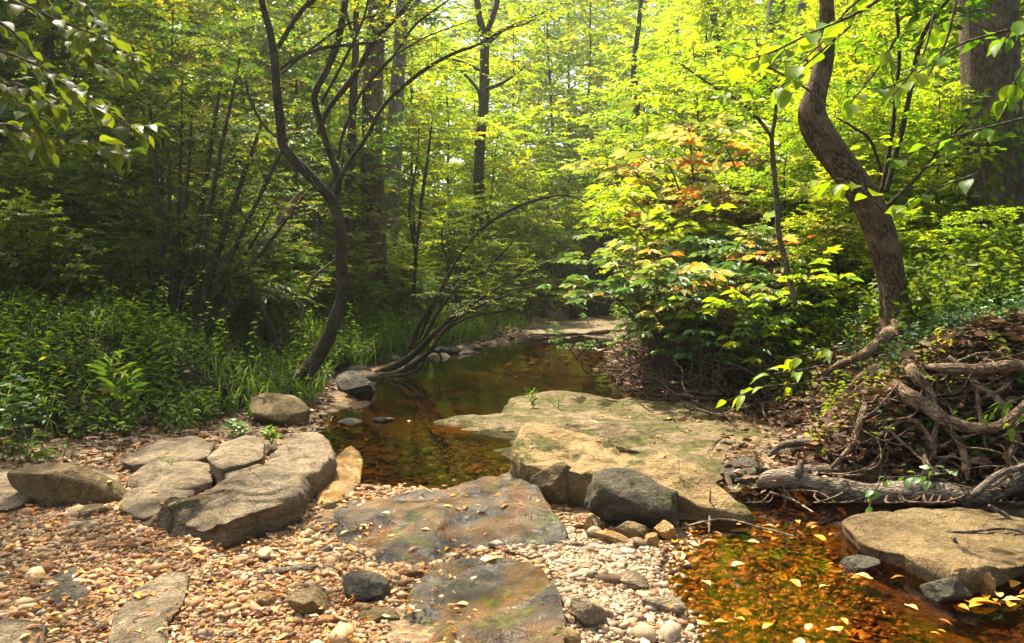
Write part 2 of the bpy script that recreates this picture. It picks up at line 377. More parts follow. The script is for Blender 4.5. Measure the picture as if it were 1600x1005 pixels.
def catmull(pts, n):
    p = np.asarray(pts, float); k = len(p)
    if k == 2: 
        t = np.linspace(0, 1, n)[:, None]; return p[0] * (1 - t) + p[1] * t
    q = np.vstack([2 * p[0] - p[1], p, 2 * p[-1] - p[-2]]); T = np.linspace(0, k - 1 - 1e-6, n); i = T.astype(int); t = (T - i)[:, None]
    a, b, c, d = q[i], q[i + 1], q[i + 2], q[i + 3]
    return .5 * (2 * b + (c - a) * t + (2 * a - 5 * b + 4 * c - d) * t ** 2 + (3 * b - a - 3 * c + d) * t ** 3)
def tube(m, pts, rad, seg=10, n=None, rough=.0, seed=0, lump=0., flute=0):
    """pts control points, rad radii at them; one continuous tapered tube"""
    k = len(pts); n = n or max(4, k * 4)
    both = catmull(np.hstack([np.asarray(pts, float), np.asarray(rad, float).reshape(-1, 1)]), n)
    c = both[:, :3]; r = np.maximum(both[:, 3], .0008)
    tn = unit(np.gradient(c, axis=0)); ref = np.array((.31, .17, .93)) if abs(tn[0][2]) < .9 else np.array((1., .1, 0))
    s = unit(np.cross(tn[0], ref)); S_ = [s]
    for i in range(1, n):
        s = s - tn[i] * np.dot(s, tn[i]); s = s / np.linalg.norm(s); S_.append(s)
    S_ = np.array(S_); U = np.cross(tn, S_); ln = np.concatenate(([0], np.cumsum(np.linalg.norm(np.diff(c, axis=0), axis=1))))
    th = np.arange(seg) * 2 * pi / seg
    ring = np.cos(th)[None, :, None] * S_[:, None] + np.sin(th)[None, :, None] * U[:, None]
    bk = np.stack([np.cos(th)[None] * r[:, None], np.sin(th)[None] * r[:, None], np.repeat(ln[:, None], seg, 1)], -1) + seed * 1.37
    rr = np.repeat(r[:, None], seg, 1)
    if rough or lump:
        q = bk / max(r.max(), 1e-3)
        rr = rr * (1 + rough * fbm(q * np.array((2.2, 2.2, .5)), 3, seed) + lump * fbm(q * np.array((.8, .8, .35)), 2, seed + 5))
    if flute: rr = rr * (1 + flute * (fbm(np.stack([np.cos(th) * 3, np.sin(th) * 3, th * 0], -1), 2, seed + 9))[None])
    v = c[:, None] + ring * rr[..., None]
    i = np.arange(n * seg).reshape(n, seg); j = np.roll(i, -1, 1)
    f = np.stack([i[:-1], j[:-1], j[1:], i[1:]], -1).reshape(-1, 4)
    v = np.vstack([v.reshape(-1, 3), c[-1:] + tn[-1:] * r[-1], c[:1]]); bkk = np.vstack([bk.reshape(-1, 3), bk[-1:, 0], bk[:1, 0]])
    cap = np.stack([i[-1], j[-1], np.full(seg, n * seg)], -1); cap0 = np.stack([j[0], i[0], np.full(seg, n * seg + 1)], -1)
    m.add(v, [f, np.vstack([cap, cap0])], 0., bkk)
    return c, r

def sprays(bm, lm, o, d, L, k, leaf, rng, wd=.42, lvc=.5, lvs=.3, shape=4, flat=.35, droop=.12, fern=False, lv=None):
    """twigs at o along d bearing k alternate leaves each"""
    n = len(o); d = unit(d); up0 = np.array((0, 0, 1.)); L = np.broadcast_to(L, (n,))
    side = unit(np.cross(up0, d) + rng.normal(0, .15, (n, 3))); nr = unit(np.cross(d, side) + 0)
    end = o + d * L[:, None] - up0 * (L * droop)[:, None]
    if bm is not None: twigs(bm, o, end, .0028 + .002 * L, .0012)
    B = []; D = []; N = []; LL = []; LV = []
    slv = np.clip(rng.normal(lvc, lvs, n), 0, 1) if lv is None else lv
    for j in range(k):
        t = (j + .7) / k; sg = 1 if j % 2 else -1
        a = (55 - 25 * t + (15 if fern else 0)) * pi / 180
        if j == k - 1: a = 0
        b = o * (1 - t) + end * t
        dd = d * cos(a) + sg * side * sin(a) + rng.normal(0, .16, (n, 3)) - up0 * .12
        B.append(b); D.append(dd); N.append(nr + rng.normal(0, flat, (n, 3)))
        LL.append(leaf * (.65 + .7 * rng.random(n)) * (1 - .25 * abs(t - .55))); LV.append(np.clip(slv + rng.normal(0, .14, n), 0, 1))
    leaves(lm, np.vstack(B), np.vstack(D), np.vstack(N), np.concatenate(LL), wd, np.concatenate(LV), shape=shape)

def clothe(bm, lm, path, s0, s1, nt_, tl, leaf, rng, k=9, per=4, spl=.28, horiz=.8, r=.004, **kw):
    """side twigs along a branch path and leafy sprays on them"""
    path = np.asarray(path); n = len(path)
    t = s0 + (s1 - s0) * rng.random(nt_); idx = t * (n - 1); i = np.clip(idx.astype(int), 0, n - 2); fr = (idx - i)[:, None]
    a = path[i] * (1 - fr) + path[i + 1] * fr; tan = unit(path[i + 1] - path[i])
    rnd = rng.normal(0, 1, (nt_, 3)); rnd[:, 2] *= (1 - horiz); 
    d = unit(tan * .55 * np.array((1, 1, 1 - .6 * horiz)) + unit(rnd) * 1. + np.array((0, 0, .18)))
    L = tl * (.5 + .8 * rng.random(nt_)) * (1.15 - .5 * t)
    b = a + d * L[:, None]
    if bm is not None: twigs(bm, a, b, r * 1.6, r * .6)
    lv = np.repeat(np.clip(rng.normal(kw.get('lvc', .5), kw.get('lvs', .3), nt_), 0, 1), per)
    fr = np.tile((np.arange(per) + .6) / per, nt_)[:, None] + rng.normal(0, .06, (nt_ * per, 1))
    A = np.repeat(a, per, 0); Bq = np.repeat(b, per, 0); Dq = np.repeat(d, per, 0)
    o = A * (1 - fr) + Bq * fr
    sd = np.cross(np.array((0, 0, 1.)), Dq) * np.tile(np.where(np.arange(per) % 2, 1, -1), nt_)[:, None]
    dq = unit(Dq * .7 + sd * .8 + rng.normal(0, .25, o.shape) * np.array((1, 1, .5)))
    kw2 = {q: v for q, v in kw.items() if q not in ('lvc', 'lvs')}
    sprays(bm, lm, o, dq, spl * (.6 + .7 * rng.random(len(o))), k, leaf, rng, lv=lv, **kw2)

def make_tree(name, seed, h, r0, cb, spread, nl, ntw, leaf, bark, lmat, k=9, per=4, spl=.3, tl=.8, lean=(0, 0), shape=4, seg=8, curve=.25, rise=.5, flat=.35, top=True, wd=.42, twr=.004):
    rng = np.random.default_rng(seed); bm, lm = MB(), MB()
    tp = [np.array((0, 0, -.15))]; npt = 7
    for i in range(1, npt):
        t = i / (npt - 1); tp.append(np.array((lean[0] * t + rng.normal(0, curve * .12 * h / 5), lean[1] * t + rng.normal(0, curve * .12 * h / 5), h * t)))
    rr = [r0 * 1.35] + [r0 * (1 - .85 * (i / (npt - 1)) ** .9) for i in range(1, npt)]
    c, _ = tube(bm, tp, rr, seg, 36, .10, seed, .12)
    for j in range(nl):
        t = cb + (1 - cb) * (j + rng.random()) / nl; p0 = c[int(t * 35)]; az = j * 2.4 + rng.normal(0, .4)
        L = spread * (1.15 - .75 * ((t - cb) / (1 - cb))) * (.7 + .5 * rng.random())
        el = rise * (.5 + rng.random()); pts = [p0]; d = np.array((cos(az) * cos(el), sin(az) * cos(el), sin(el)))
        for q in range(4):
            d = unit(d + rng.normal(0, .18, 3) + np.array((0, 0, -.10 * q))); pts.append(pts[-1] + d * L / 4)
        rl = max(.006, r0 * .38 * (1 - .6 * t)) * min(1, L / 1.2 + .3)
        cc, _ = tube(bm, pts, [rl, rl * .75, rl * .55, rl * .35, rl * .15], 5, 12, 0, seed + j)
        clothe(bm, lm, cc, .12, 1, max(3, int(ntw * L / spread)), tl * (.6 + .4 * L / spread), leaf, rng, k, per, spl, shape=shape, flat=flat, wd=wd, r=twr)
    root = empty(name)
    obj('trunk', bm.mesh('trunk', M[bark], True), root); obj('crown', lm.mesh('crown', M[lmat]), root)
    return root
# ------------------------------------------------------------ rocks
SL = []
def slab(name, outline, z, mat, label, rise=.03, drop=.3, amp=.02, seed=0, na=110, nr=26, bulge=.0, group=None, edge=.16, sharp=2.2, cz=None):
    """outline: (px,py[,z]) corners of the top face as seen in the photo, z its height above the water"""
    W = np.array([G(o[0], o[1], o[2] if len(o) > 2 else z) for o in outline]); c = W.mean(0)
    Wc = catmull(np.vstack([W, W[:1]]), 400)[:-1]; W_ = np.vstack([W, W[:1]])
    Wl = np.vstack([W_[i] + (W_[i + 1] - W_[i]) * np.linspace(0, 1, 40, endpoint=False)[:, None] for i in range(len(W))])
    def polar(A):
        th = np.arctan2(A[:, 1] - c[1], A[:, 0] - c[0]); r = np.hypot(A[:, 0] - c[0], A[:, 1] - c[1]); o = np.argsort(th)
        return th[o], r[o], A[o, 2]
    T = np.linspace(-pi, pi, na, endpoint=False); t1, r1, z1 = polar(Wc); t2, r2, z2 = polar(Wl)
    rad = .25 * np.interp(T, t1, r1, period=2 * pi) + .75 * np.interp(T, t2, r2, period=2 * pi); ez = np.interp(T, t1, z1, period=2 * pi)
    dirs = np.stack([np.cos(T), np.sin(T), T * 0], -1)
    rad = rad * (1 + .07 * fbm(dirs * 3.5 + seed * 3.1, 5, seed, .6)); e_ = edge
    SL.append((c[:2].copy(), T, rad)); rings = []; e = edge * .7
    for s in np.linspace(0, 1, nr) ** .7:
        zc = (c[2] + rise) * (1 - s ** 2) + ez * s ** 2
        q = max(0, (s - (1 - e)) / e); inset = 1 - q
        p = np.stack([c[0] + dirs[:, 0] * rad * s, c[1] + dirs[:, 1] * rad * s, zc - e * .28 * np.minimum(rad, .5) * q ** sharp], -1); rings.append(p)
    last = rings[-1]; nd = 9
    for k in range(1, nd + 1):
        q = k / nd; dz = drop * q
        out = bulge * sin(q * pi) - .22 * drop * q ** 1.5 - .35 * amp * abs(sin(q * 9 + seed))
        rings.append(last + dirs * out - np.array((0, 0, 1)) * dz)
    A = np.array(rings)[1:]; n = len(A)
    v = np.vstack([np.array(rings)[0][:1], A.reshape(-1, 3)])
    disp = fbm(v * np.array((3.2, 3.2, 5)) + seed, 5, seed, .55) * amp * 1.6
    q_ = fbm(v * np.array((1.5, 1.5, 1)) + seed * 1.7, 3, seed + 20) * 5; st_ = np.floor(q_) + ss(q_ - np.floor(q_), .8, 1); disp = disp + st_ * amp * .55
    strata = np.abs(noise3(v * np.array((1.1, 1.1, 16)) + seed, seed + 3)) * amp * 1.1
    ci = 1; cen = c.copy(); cen[2] -= drop * .4
    nrm = v - cen; top = np.concatenate(([1], np.repeat(np.concatenate((np.ones(nr - 1), np.zeros(nd))), na)))[:, None]
    sdir = np.vstack([[0, 0, 1], np.tile(dirs, (n, 1))])
    nr_ = top * np.array((0, 0, 1.)) + (1 - top) * sdir
    cr = -np.clip(.10 - np.abs(noise3(v * np.array((1.7, 1.7, 1.7)) + seed * 2, seed + 8)), 0, .1) * amp * 5
    v = v + nr_ * (disp + cr)[:, None] + sdir * (1 - top) * strata[:, None]
    i = 1 + np.arange(n * na).reshape(n, na); j = np.roll(i, -1, 1)
    f4 = np.stack([i[:-1], i[1:], j[1:], j[:-1]], -1).reshape(-1, 4)
    f3 = np.stack([np.zeros(na, int), i[0], j[0]], -1)
    m = MB(); m.add(v - c, [f4, f3]); o = obj(name, m.mesh(name, M[mat], True), loc=c)
    tag(o, label, 'rock', group); return o
import bmesh
def ico(sub):
    b = bmesh.new(); bmesh.ops.create_icosphere(b, subdivisions=sub, radius=1); b.verts.ensure_lookup_table()
    v = np.array([x.co[:] for x in b.verts]); f = np.array([[q.index for q in x.verts] for x in b.faces]); b.free(); return v, f
ICO = {k: ico(k) for k in (1, 2, 3, 5)}
def chip(seed, n=11):
    r = np.random.default_rng(seed); b = bmesh.new(); p = unit(r.normal(0, 1, (n, 3))) * r.uniform(.8, 1.05, (n, 1))
    for q in p: b.verts.new(q)
    g = bmesh.ops.convex_hull(b, input=b.verts); bmesh.ops.triangulate(b, faces=b.faces[:]); b.verts.ensure_lookup_table(); b.verts.index_update()
    v = np.array([x.co[:] for x in b.verts]); f = np.array([[q.index for q in x.verts] for x in b.faces]); b.free(); return v, f
def stone(seed, sub=5, cuts=9, amp=.06, lo=.62):
    rng = np.random.default_rng(seed); v, f = ICO[sub]; v = v.copy()
    for k in range(cuts):
        n = unit(rng.normal(0, 1, 3)); d = lo + (.95 - lo) * rng.random(); s = v @ n; ov = np.clip(s - d, 0, None); v = v - n * ov[:, None] * (.97)
    if amp: v = v * (1 + amp * fbm(v * 1.8 + seed, 5, seed, .55))[:, None]
    return v, f
def boulder(name, px, py, Y, r, rot, mat, label, seed=1, group=None, cuts=14, amp=.12, lo=.55, cat='rock'):
    v, f = stone(seed, 5, cuts, amp, lo); v = v * np.array(r)
    loc = P(px, py, Y) if Y > 4.45 else G(px, py, (.0 if 'pool' in name or 'submerged' in name else .035) + .45 * r[2])
    m = MB(); m.add(v, f); o = obj(name, m.mesh(name, M[mat], True), loc=loc); o.rotation_euler = [R(a) for a in rot]
    tag(o, label, cat, group); return o

slab('bedrock_shelf', [(655, 660, .0), (700, 650), (770, 640), (805, 622), (860, 612), (960, 616), (1060, 626), (1180, 650), (1255, 690), (1235, 745), (1120, 765, .02), (960, 745, .02), (840, 722, .02), (740, 705, -.01), (690, 680, -.01)], .05, 'rock_shelf',
     'broad flat mossy bedrock shelf stretching from the pool to the root bank', .03, .35, .022, 3, 220, 50, edge=.06)
slab('sandstone_slab', [(799, 706, .25), (823, 664, .32), (900, 668, .31), (1000, 690, .28), (1080, 722, .23), (1130, 755, .15), (1175, 803, .04), (1110, 790, .08), (1050, 768, .15), (985, 748, .19), (930, 742, .2), (870, 732, .21), (815, 720, .23)], .2, 'rock_gold',
     'big golden sunlit slab with dark moss patches tilted over the dark boulder', .01, .4, .03, 7, 200, 40, edge=.07, sharp=3)
boulder('upright_rock', 866, 762, 4.28, (.155, .10, .15), (8, 25, 10), 'rock_tan', 'rough grey brown chunk standing against the front of the golden slab', 21, cuts=14, amp=.14)
boulder('dark_boulder', 985, 788, 4.2, (.31, .22, .165), (8, 10, 5), 'rock_dark', 'dark angular mossy boulder in front of the golden slab', 5, cuts=18, amp=.16, lo=.6)
slab('wet_slab', [(480, 806, .04), (520, 782, .04), (600, 774, .05), (690, 758, .07), (745, 742, .10), (805, 738, .11), (845, 770, .12), (888, 818, .11), (884, 845, .08), (800, 848, .07), (720, 862, .06), (660, 884, .06), (590, 876, .06), (520, 850, .05)], .08, 'rock_wet',
     'glossy wet grey slab stained amber, stretching below the still pool', .07, .2, .03, 11, 220, 46, edge=.16, sharp=2.6)
slab('wet_slab', [(645, 905, .08), (700, 872, .09), (765, 853, .10), (830, 868, .12), (866, 910, .13), (885, 960, .12), (870, 1020, .09), (800, 1070, .07), (690, 1080, .06), (590, 1050, .05), (610, 985, .06)], .09, 'rock_wet',
     'glossy wet grey slab at the bottom edge between gravel and pale pebbles', -.01, .2, .03, 13, 220, 46, edge=.16, sharp=2.6)
slab('limestone_block', [(232, 808, .10), (268, 782), (330, 762), (400, 742), (455, 728), (474, 742), (470, 768), (432, 782), (392, 792), (350, 806), (300, 815, .13)], .21, 'rock_grey',
     'largest grey block of the left rock pile with a pitted overhanging edge', .03, .22, .026, 17, 180, 36, .03, edge=.14)
slab('limestone_block', [(412, 726), (432, 702), (462, 682), (492, 670), (515, 684), (520, 706), (500, 728), (476, 742), (440, 740)], .215, 'rock_grey',
     'pale upright block beside the pool between the largest block and amber ledge', .02, .26, .024, 19, 150, 30, .02, edge=.14)
slab('amber_ledge', [(488, 782), (505, 745), (528, 708), (552, 698), (568, 712), (562, 745), (545, 772), (515, 785)], .08, 'rock_amber', 'glossy amber ledge dropping from the pale block into the pool', .02, .2, .03, 23, 130, 26, edge=.2)
boulder('bank_boulder', 438, 646, 6.7, (.32, .25, .165), (0, 20, -12), 'rock_tan', 'large tan boulder under the curved tree at the left bank', 32, cuts=12, amp=.12)
slab('limestone_block', [(186, 716), (215, 696), (262, 684), (305, 680), (335, 690), (322, 712), (270, 722), (215, 724)], .13, 'rock_grey', 'flat tan block at the back of the left rock pile under the ferns', .03, .16, .02, 29, 120, 24)
slab('limestone_block', [(322, 712), (345, 690), (385, 680), (412, 684), (410, 712), (372, 722), (345, 728)], .2, 'rock_grey', 'rounded grey block with a dark cleft behind the largest block', .03, .24, .022, 31, 120, 24, .02)
slab('limestone_block', [(348, 735), (356, 714), (384, 710), (390, 730), (380, 746), (355, 748)], .15, 'rock_grey', 'small pale square block wedged between larger grey blocks', .01, .16, .014, 33, 100, 20)
slab('limestone_block', [(200, 745), (240, 722), (300, 716), (338, 730), (330, 750), (285, 762), (230, 765)], .11, 'rock_grey', 'grey wave shaped block behind the sprouting tuft', .03, .16, .022, 35, 120, 24)
slab('limestone_block', [(184, 792), (198, 766), (250, 756), (300, 752), (302, 772), (270, 790), (225, 806)], .09, 'rock_grey', 'low grey slab between brown wedge and largest block', .03, .14, .02, 37, 120, 24)
boulder('wedge_rock', 112, 768, 4.35, (.33, .15, .155), (10, 24, 8), 'rock_tan', 'golden brown wedge shaped rock at the left edge of the gravel', 139, cuts=12, amp=.06, lo=.66)
boulder('cobble', 146, 803, 4.05, (.10, .06, .05), (0, 5, -15), 'rock_tan', 'small rounded tan stone at the foot of the brown wedge rock', 41)
slab('limestone_block', [(-70, 770), (-40, 732), (20, 728), (55, 740), (60, 765), (30, 785), (-30, 790)], .11, 'rock_grey', 'grey slab cut by the left picture edge behind the wedge rock', .02, .16, .02, 43, 120, 24)
slab('limestone_block', [(105, 745), (130, 732), (172, 735), (188, 752), (170, 764), (130, 760)], .12, 'rock_grey', 'grey flat stone peeking over the back of the wedge rock', .01, .14, .015, 45, 100, 20)
slab('limestone_block', [(455, 1000, .05), (300, 860, .05)][:0] + [(165, 1050), (168, 985), (180, 945), (212, 905), (258, 886), (296, 884), (286, 925), (262, 955), (268, 1000), (275, 1050)], .115, 'rock_grey', 'long smooth grey rock in the orange gravel at the bottom left', .02, .2, .022, 47, 150, 30, edge=.2)
slab('flat_stone', [(60, 935), (75, 915), (100, 904), (128, 908), (138, 928), (110, 945)], .06, 'rock_black', 'flat dark grey stone sunk in gravel, nearer of two', .01, .1, .01, 49, 90, 18)
slab('flat_stone', [(72, 905), (88, 888), (118, 880), (136, 890), (128, 904), (100, 912)], .058, 'rock_black', 'flat dark grey stone sunk in gravel, farther of two', .01, .1, .01, 51, 90, 18)
boulder('corner_rock', 25, 1000, 2.75, (.13, .14, .06), (0, 5, 20), 'rock_grey', 'pale grey rock in the bottom left corner', 52)
boulder('mossy_cobble', 572, 922, 3.2, (.10, .08, .08), (10, 35, 20), 'rock_black', 'angular olive green stone left of the lower wet slab', 53, cuts=14)
boulder('mossy_cobble', 490, 945, 3.0, (.095, .08, .065), (0, 10, 40), 'rock_tan', 'rounded olive brown stone on the gravel by the driftwood', 54)
boulder('long_cobble', 597, 963, 2.95, (.085, .05, .035), (0, 3, 5), 'rock_tan', 'long flat brown stone next to the lower wet slab', 55)
boulder('cobble', 408, 940, 3.05, (.06, .05, .035), (0, 10, 60), 'rock_amber', 'pinkish tan stone left of the olive brown stone', 56, cuts=12)
boulder('pale_cobble', 916, 958, 3.0, (.09, .06, .065), (15, 25, 20), 'rock_grey', 'largest grey angular stone in the pale pebbles', 57, cuts=14)
boulder('pale_cobble', 985, 908, 3.25, (.075, .06, .04), (0, 12, -20), 'rock_grey', 'pale lumpy stone in the middle of the pale pebbles', 58, cuts=12)
boulder('pale_cobble', 1040, 945, 3.1, (.09, .05, .03), (0, 8, -10), 'rock_grey', 'grey pitted stone at the right edge of pale pebbles', 59, cuts=10, amp=.16)
boulder('pale_cobble', 875, 998, 2.8, (.08, .06, .05), (0, 5, 10), 'rock_gold', 'yellow tan stone at the bottom edge', 60)
boulder('orange_cobble', 928, 818, 4.0, (.055, .045, .045), (0, 0, 10), 'rock_amber', 'round rust orange stone by the dark boulder', 61, amp=.03)
boulder('orange_cobble', 957, 840, 3.85, (.085, .04, .03), (0, 12, -12), 'rock_amber', 'flat rust orange stone below the dark boulder', 62)
boulder('pitted_cobble', 988, 830, 3.92, (.10, .055, .045), (0, 5, 0), 'rock_tan', 'long pitted grey brown stone below the dark boulder', 63, amp=.16)
boulder('wet_cobble', 1040, 828, 3.95, (.065, .05, .05), (0, 20, 0), 'rock_amber', 'dark rusty wet stone at the right foot of the dark boulder', 64)
boulder('orange_cobble', 1020, 845, 3.8, (.045, .04, .035), (0, 0, 30), 'rock_amber', 'small amber stone at the pool corner right of the pitted stone', 65)
slab('root_bank_slab', [(1316, 812, .08), (1352, 797, .12), (1440, 790), (1545, 792), (1620, 812), (1625, 868), (1570, 885), (1530, 890, .1), (1488, 893, .09), (1455, 876, .1), (1410, 862), (1345, 846, .06)], .08, 'rock_tan', 'flat mossy tan slab jutting over the amber pool beneath the root log', .01, .2, .02, 67, 180, 34, edge=.08)
boulder('pool_stone', 1476, 922, 3.2, (.105, .07, .06), (0, 4, 3), 'rock_black', 'blocky dark stone standing in the amber pool', 68, cuts=16, amp=.08)
boulder('pool_stone', 1538, 912, 3.2, (.065, .06, .06), (20, 25, 0), 'rock_amber', 'rust brown pointed stone beside the blocky dark stone', 69, cuts=12)
boulder('small_block', 1579, 843, 3.7, (.055, .035, .032), (0, 3, 5), 'rock_gold', 'small square tan stone on the slab by the right edge', 70, cuts=3, lo=.6)
boulder('mossy_block', 1168, 742, 4.85, (.20, .16, .13), (5, 10, 5), 'rock_black', 'mossy block at the foot of the root bank right of the golden slab', 71, cuts=12)
boulder('mossy_block', 1192, 698, 5.6, (.17, .14, .07), (0, 5, 0), 'rock_tan', 'low tan stone at the back of the shelf by the roots', 72)
boulder('shore_rock', 562, 604, 8.6, (.27, .22, .17), (0, 25, -10), 'rock_black', 'jagged grey rock on the left shore of the far pool', 73, cuts=14, amp=.14)
boulder('riffle_rock', 600, 657, 6.85, (.11, .07, .03), (0, 0, 0), 'rock_black', 'low wet black stone breaking the surface between the two pools', 74)
boulder('riffle_rock', 545, 660, 6.8, (.12, .08, .035), (0, 0, 10), 'rock_black', 'low wet black stone at the left shore between the two pools', 75)
boulder('submerged_rock', 1345, 882, 3.5, (.09, .06, .035), (0, 0, 0), 'rock_black', 'small brown stone awash in the amber pool near the slab', 76)
for k_, (px, py, rr_, mt, lb) in enumerate([(452, 812, (.07, .05, .04), 'rock_black', 'dark chunk in the crevice right of the largest block'), (485, 828, (.08, .06, .03), 'rock_tan', 'flat brown chunk in the gravel left of the upper wet slab'), (425, 842, (.06, .05, .035), 'rock_grey', 'pale chunk under the overhang of the largest block'),
 (510, 862, (.05, .04, .03), 'rock_black', 'small dark chunk at the lower left corner of the upper wet slab'), (395, 870, (.05, .04, .025), 'rock_tan', 'small tan chunk below the overhang of the largest block'), (355, 752, (.06, .05, .04), 'rock_tan', 'rough tan chunk between the square block and largest block'), (235, 700, (.10, .06, .04), 'rock_tan', 'brown chunk at the back left of the rock pile'),
 (420, 700, (.09, .07, .06), 'rock_grey', 'pitted chunk between rounded block and upright pale block'), (720, 792, (.07, .04, .02), 'rock_tan', 'thin tan flake on the top edge of the upper wet slab'), (820, 765, (.07, .05, .03), 'rock_black', 'dark flake at the foot of the upright brown chunk'), (478, 775, (.06, .05, .05), 'rock_grey', 'grey chunk between the largest block and amber ledge')]):
    boulder('stone_chunk', px, py, 4.3, rr_, (k_ * 7 % 20, k_ * 11 % 25, k_ * 40), mt, lb, 800 + k_, cuts=18, amp=.1, lo=.5)
rng = np.random.default_rng(4)
for i in range(46):
    t = rng.random(); y = 9.2 + 9 * t ** 1.3; x = np.interp(y, KY, KL) + rng.normal(.05, .22)
    v, f = stone(100 + i % 8, 3, 9, .08); s = .05 + .1 * rng.random(); v = v * s * np.array((1.3, 1, .6))
    m = MB(); m.add(v, f); o = obj('shore_stone', m.mesh('shore_stone', M[('rock_black', 'rock_grey', 'rock_dark')[i % 3]], True), loc=(x, y, max(gz(x, y), -.02) + .01)); o.rotation_euler[2] = i
    tag(o, 'small grey stone along the left shore of the far pool', 'rock', 'shore stones of the far pool')
# far gravel bar shelves
slab('far_ledge', [(800, 520, .03), (840, 505), (900, 497), (960, 494), (1010, 500), (1000, 512), (930, 517), (870, 520)], .06, 'rock_grey', 'pale flat ledge crossing the stream at its far bend', .0, .2, .03, 77, 120, 20)
slab('far_ledge', [(905, 527, .0), (930, 521, .02), (985, 519, .03), (1010, 527, .02), (960, 531, 0)], .03, 'rock_grey', 'thin pale ledge in the water in front of the far bend', .0, .15, .02, 79, 90, 16)

# ------------------------------------------------------------ gravel (nobody could count it)
def pebbles(name, n, area, size, mat, label, seed, lift=.0, sub=2, minz=None, far=0):
    rng = np.random.default_rng(seed); m = MB(); xs, ys = area(rng, n)
    z = terrain(xs, ys)[0]; keep = np.ones(len(xs), bool) if minz is None else (z > minz[0]) & (z < minz[1])
    for c_, T_, r_ in SL:
        dx, dy = xs - c_[0], ys - c_[1]; keep &= np.hypot(dx, dy) > .94 * np.interp(np.arctan2(dy, dx), T_, r_, period=2 * pi) if lift < .05 else True
    xs, ys, z = xs[keep], ys[keep], z[keep]; n = len(xs); s = size * np.exp(rng.normal(0, .42, n)); s = np.clip(s, size * .45, size * 2.2)
    for k in range(10):
        v, f = chip(seed * 20 + k, 9 if sub == 1 else 14); idx = np.where(np.arange(n) % 10 == k)[0]; q = len(idx)
        sc = np.stack([1.1 + .8 * rng.random(q), .8 + .4 * rng.random(q), .5 + .4 * rng.random(q)], -1)
        V = v[None] * sc[:, None] * s[idx][:, None, None]
        a = rng.random(q) * 2 * pi; t = rng.normal(0, .6, q)
        ca, sa = np.cos(a)[:, None], np.sin(a)[:, None]; ct, st = np.cos(t)[:, None], np.sin(t)[:, None]
        x, y, zz = V[..., 0], V[..., 1], V[..., 2]; y, zz = y * ct - zz * st, y * st + zz * ct
        V = np.stack([x * ca - y * sa, x * sa + y * ca, zz], -1)
        V = V + np.stack([xs[idx], ys[idx], z[idx] + lift + s[idx] * .2], -1)[:, None]
        F_ = (np.arange(q)[:, None, None] * len(v) + f[None]).reshape(-1, 3)
        m.add(V.reshape(-1, 3), F_, np.repeat(rng.random(q), len(v)))
    o = obj(name, m.mesh(name, M[mat], False)); tag(o, label, 'gravel', kind='stuff')
def rect(x0, x1, y0, y1):
    return lambda r, n: (x0 + (x1 - x0) * r.random(n), y0 + (y1 - y0) * r.random(n))
def wedge(y0, y1, a, b):
    def f(r, n):
        y = np.exp(np.log(y0) + (np.log(y1) - np.log(y0)) * r.random(n)); return y * (a + (b - a) * r.random(n)), y
    return f
def poly(pts, z=.03, dens=None):
    W = np.array([G(a, b, z)[:2] for a, b in pts]); lo, hi = W.min(0), W.max(0)
    def f(r, n):
        X = np.zeros(0); Y = np.zeros(0)
        while len(X) < n:
            x = lo[0] + (hi[0] - lo[0]) * r.random(4 * n); y = lo[1] + (hi[1] - lo[1]) * r.random(4 * n); ins = np.zeros(4 * n, bool)
            for k in range(len(W)):
                (x0, y0), (x1, y1) = W[k], W[k - 1]
                ins ^= ((y0 > y) != (y1 > y)) & (x < (x1 - x0) * (y - y0) / (y1 - y0 + 1e-12) + x0)
            X = np.concatenate((X, x[ins])); Y = np.concatenate((Y, y[ins]))
        X, Y = X[:n], Y[:n]; w_ = fbm(np.stack([X * 3, Y * 3, X * 0], -1), 2, 7) * .06; return X + w_, Y - w_
    return f
GL = [(-140, 790), (60, 790), (200, 808), (345, 835), (400, 800), (490, 800), (480, 850), (560, 888), (660, 900), (620, 960), (600, 1060), (-200, 1100)]
GR = [(-160, 735), (60, 725), (200, 700), (340, 690), (500, 690), (470, 800), (-160, 820)]
GP = [(700, 880), (775, 845), (880, 826), (950, 838), (1020, 850), (1052, 900), (1085, 960), (1130, 1030), (880, 1060), (880, 940), (850, 880), (760, 860)]
pebbles('gravel', 36000, poly(GL), .0068, 'pebble', 'tan and orange angular gravel bar at the lower left', 1, sub=1)
pebbles('gravel', 4200, poly(GL), .0105, 'pebble', 'larger loose chips in the lower left gravel', 5, lift=.004)
pebbles('gravel', 240, poly(GL), .021, 'pebble', 'scattered stones in the lower left gravel', 15, lift=.004)
pebbles('gravel', 9000, poly(GR), .011, 'pebble', 'tan gravel filling the gaps of the left rock pile', 9, sub=1)
pebbles('gravel', 900, poly(GR), .018, 'pebble', 'small stones in the gaps of the left rock pile', 16)
GM = [(440, 800), (520, 770), (820, 735), (900, 800), (1060, 830), (1040, 870), (880, 900), (620, 920), (440, 880)]
pebbles('gravel', 9000, poly(GM), .010, 'pebble', 'gravel packed round the wet slabs', 17, sub=1)
pebbles('gravel', 700, poly(GM), .016, 'pebble', 'small stones packed round the wet slabs', 18)
pebbles('pale_pebbles', 13000, poly(GP), .0068, 'pebble_pale', 'heap of pale cream pebbles between wet slab and amber pool', 2, lift=.012, sub=1)
pebbles('pale_pebbles', 1800, poly(GP), .0100, 'pebble_pale', 'coarser pale pebbles in the pebble heap', 12, lift=.014)
pebbles('pale_pebbles', 60, poly(GP), .022, 'pebble_pale', 'larger pale stones in the pebble heap', 6, lift=.02)
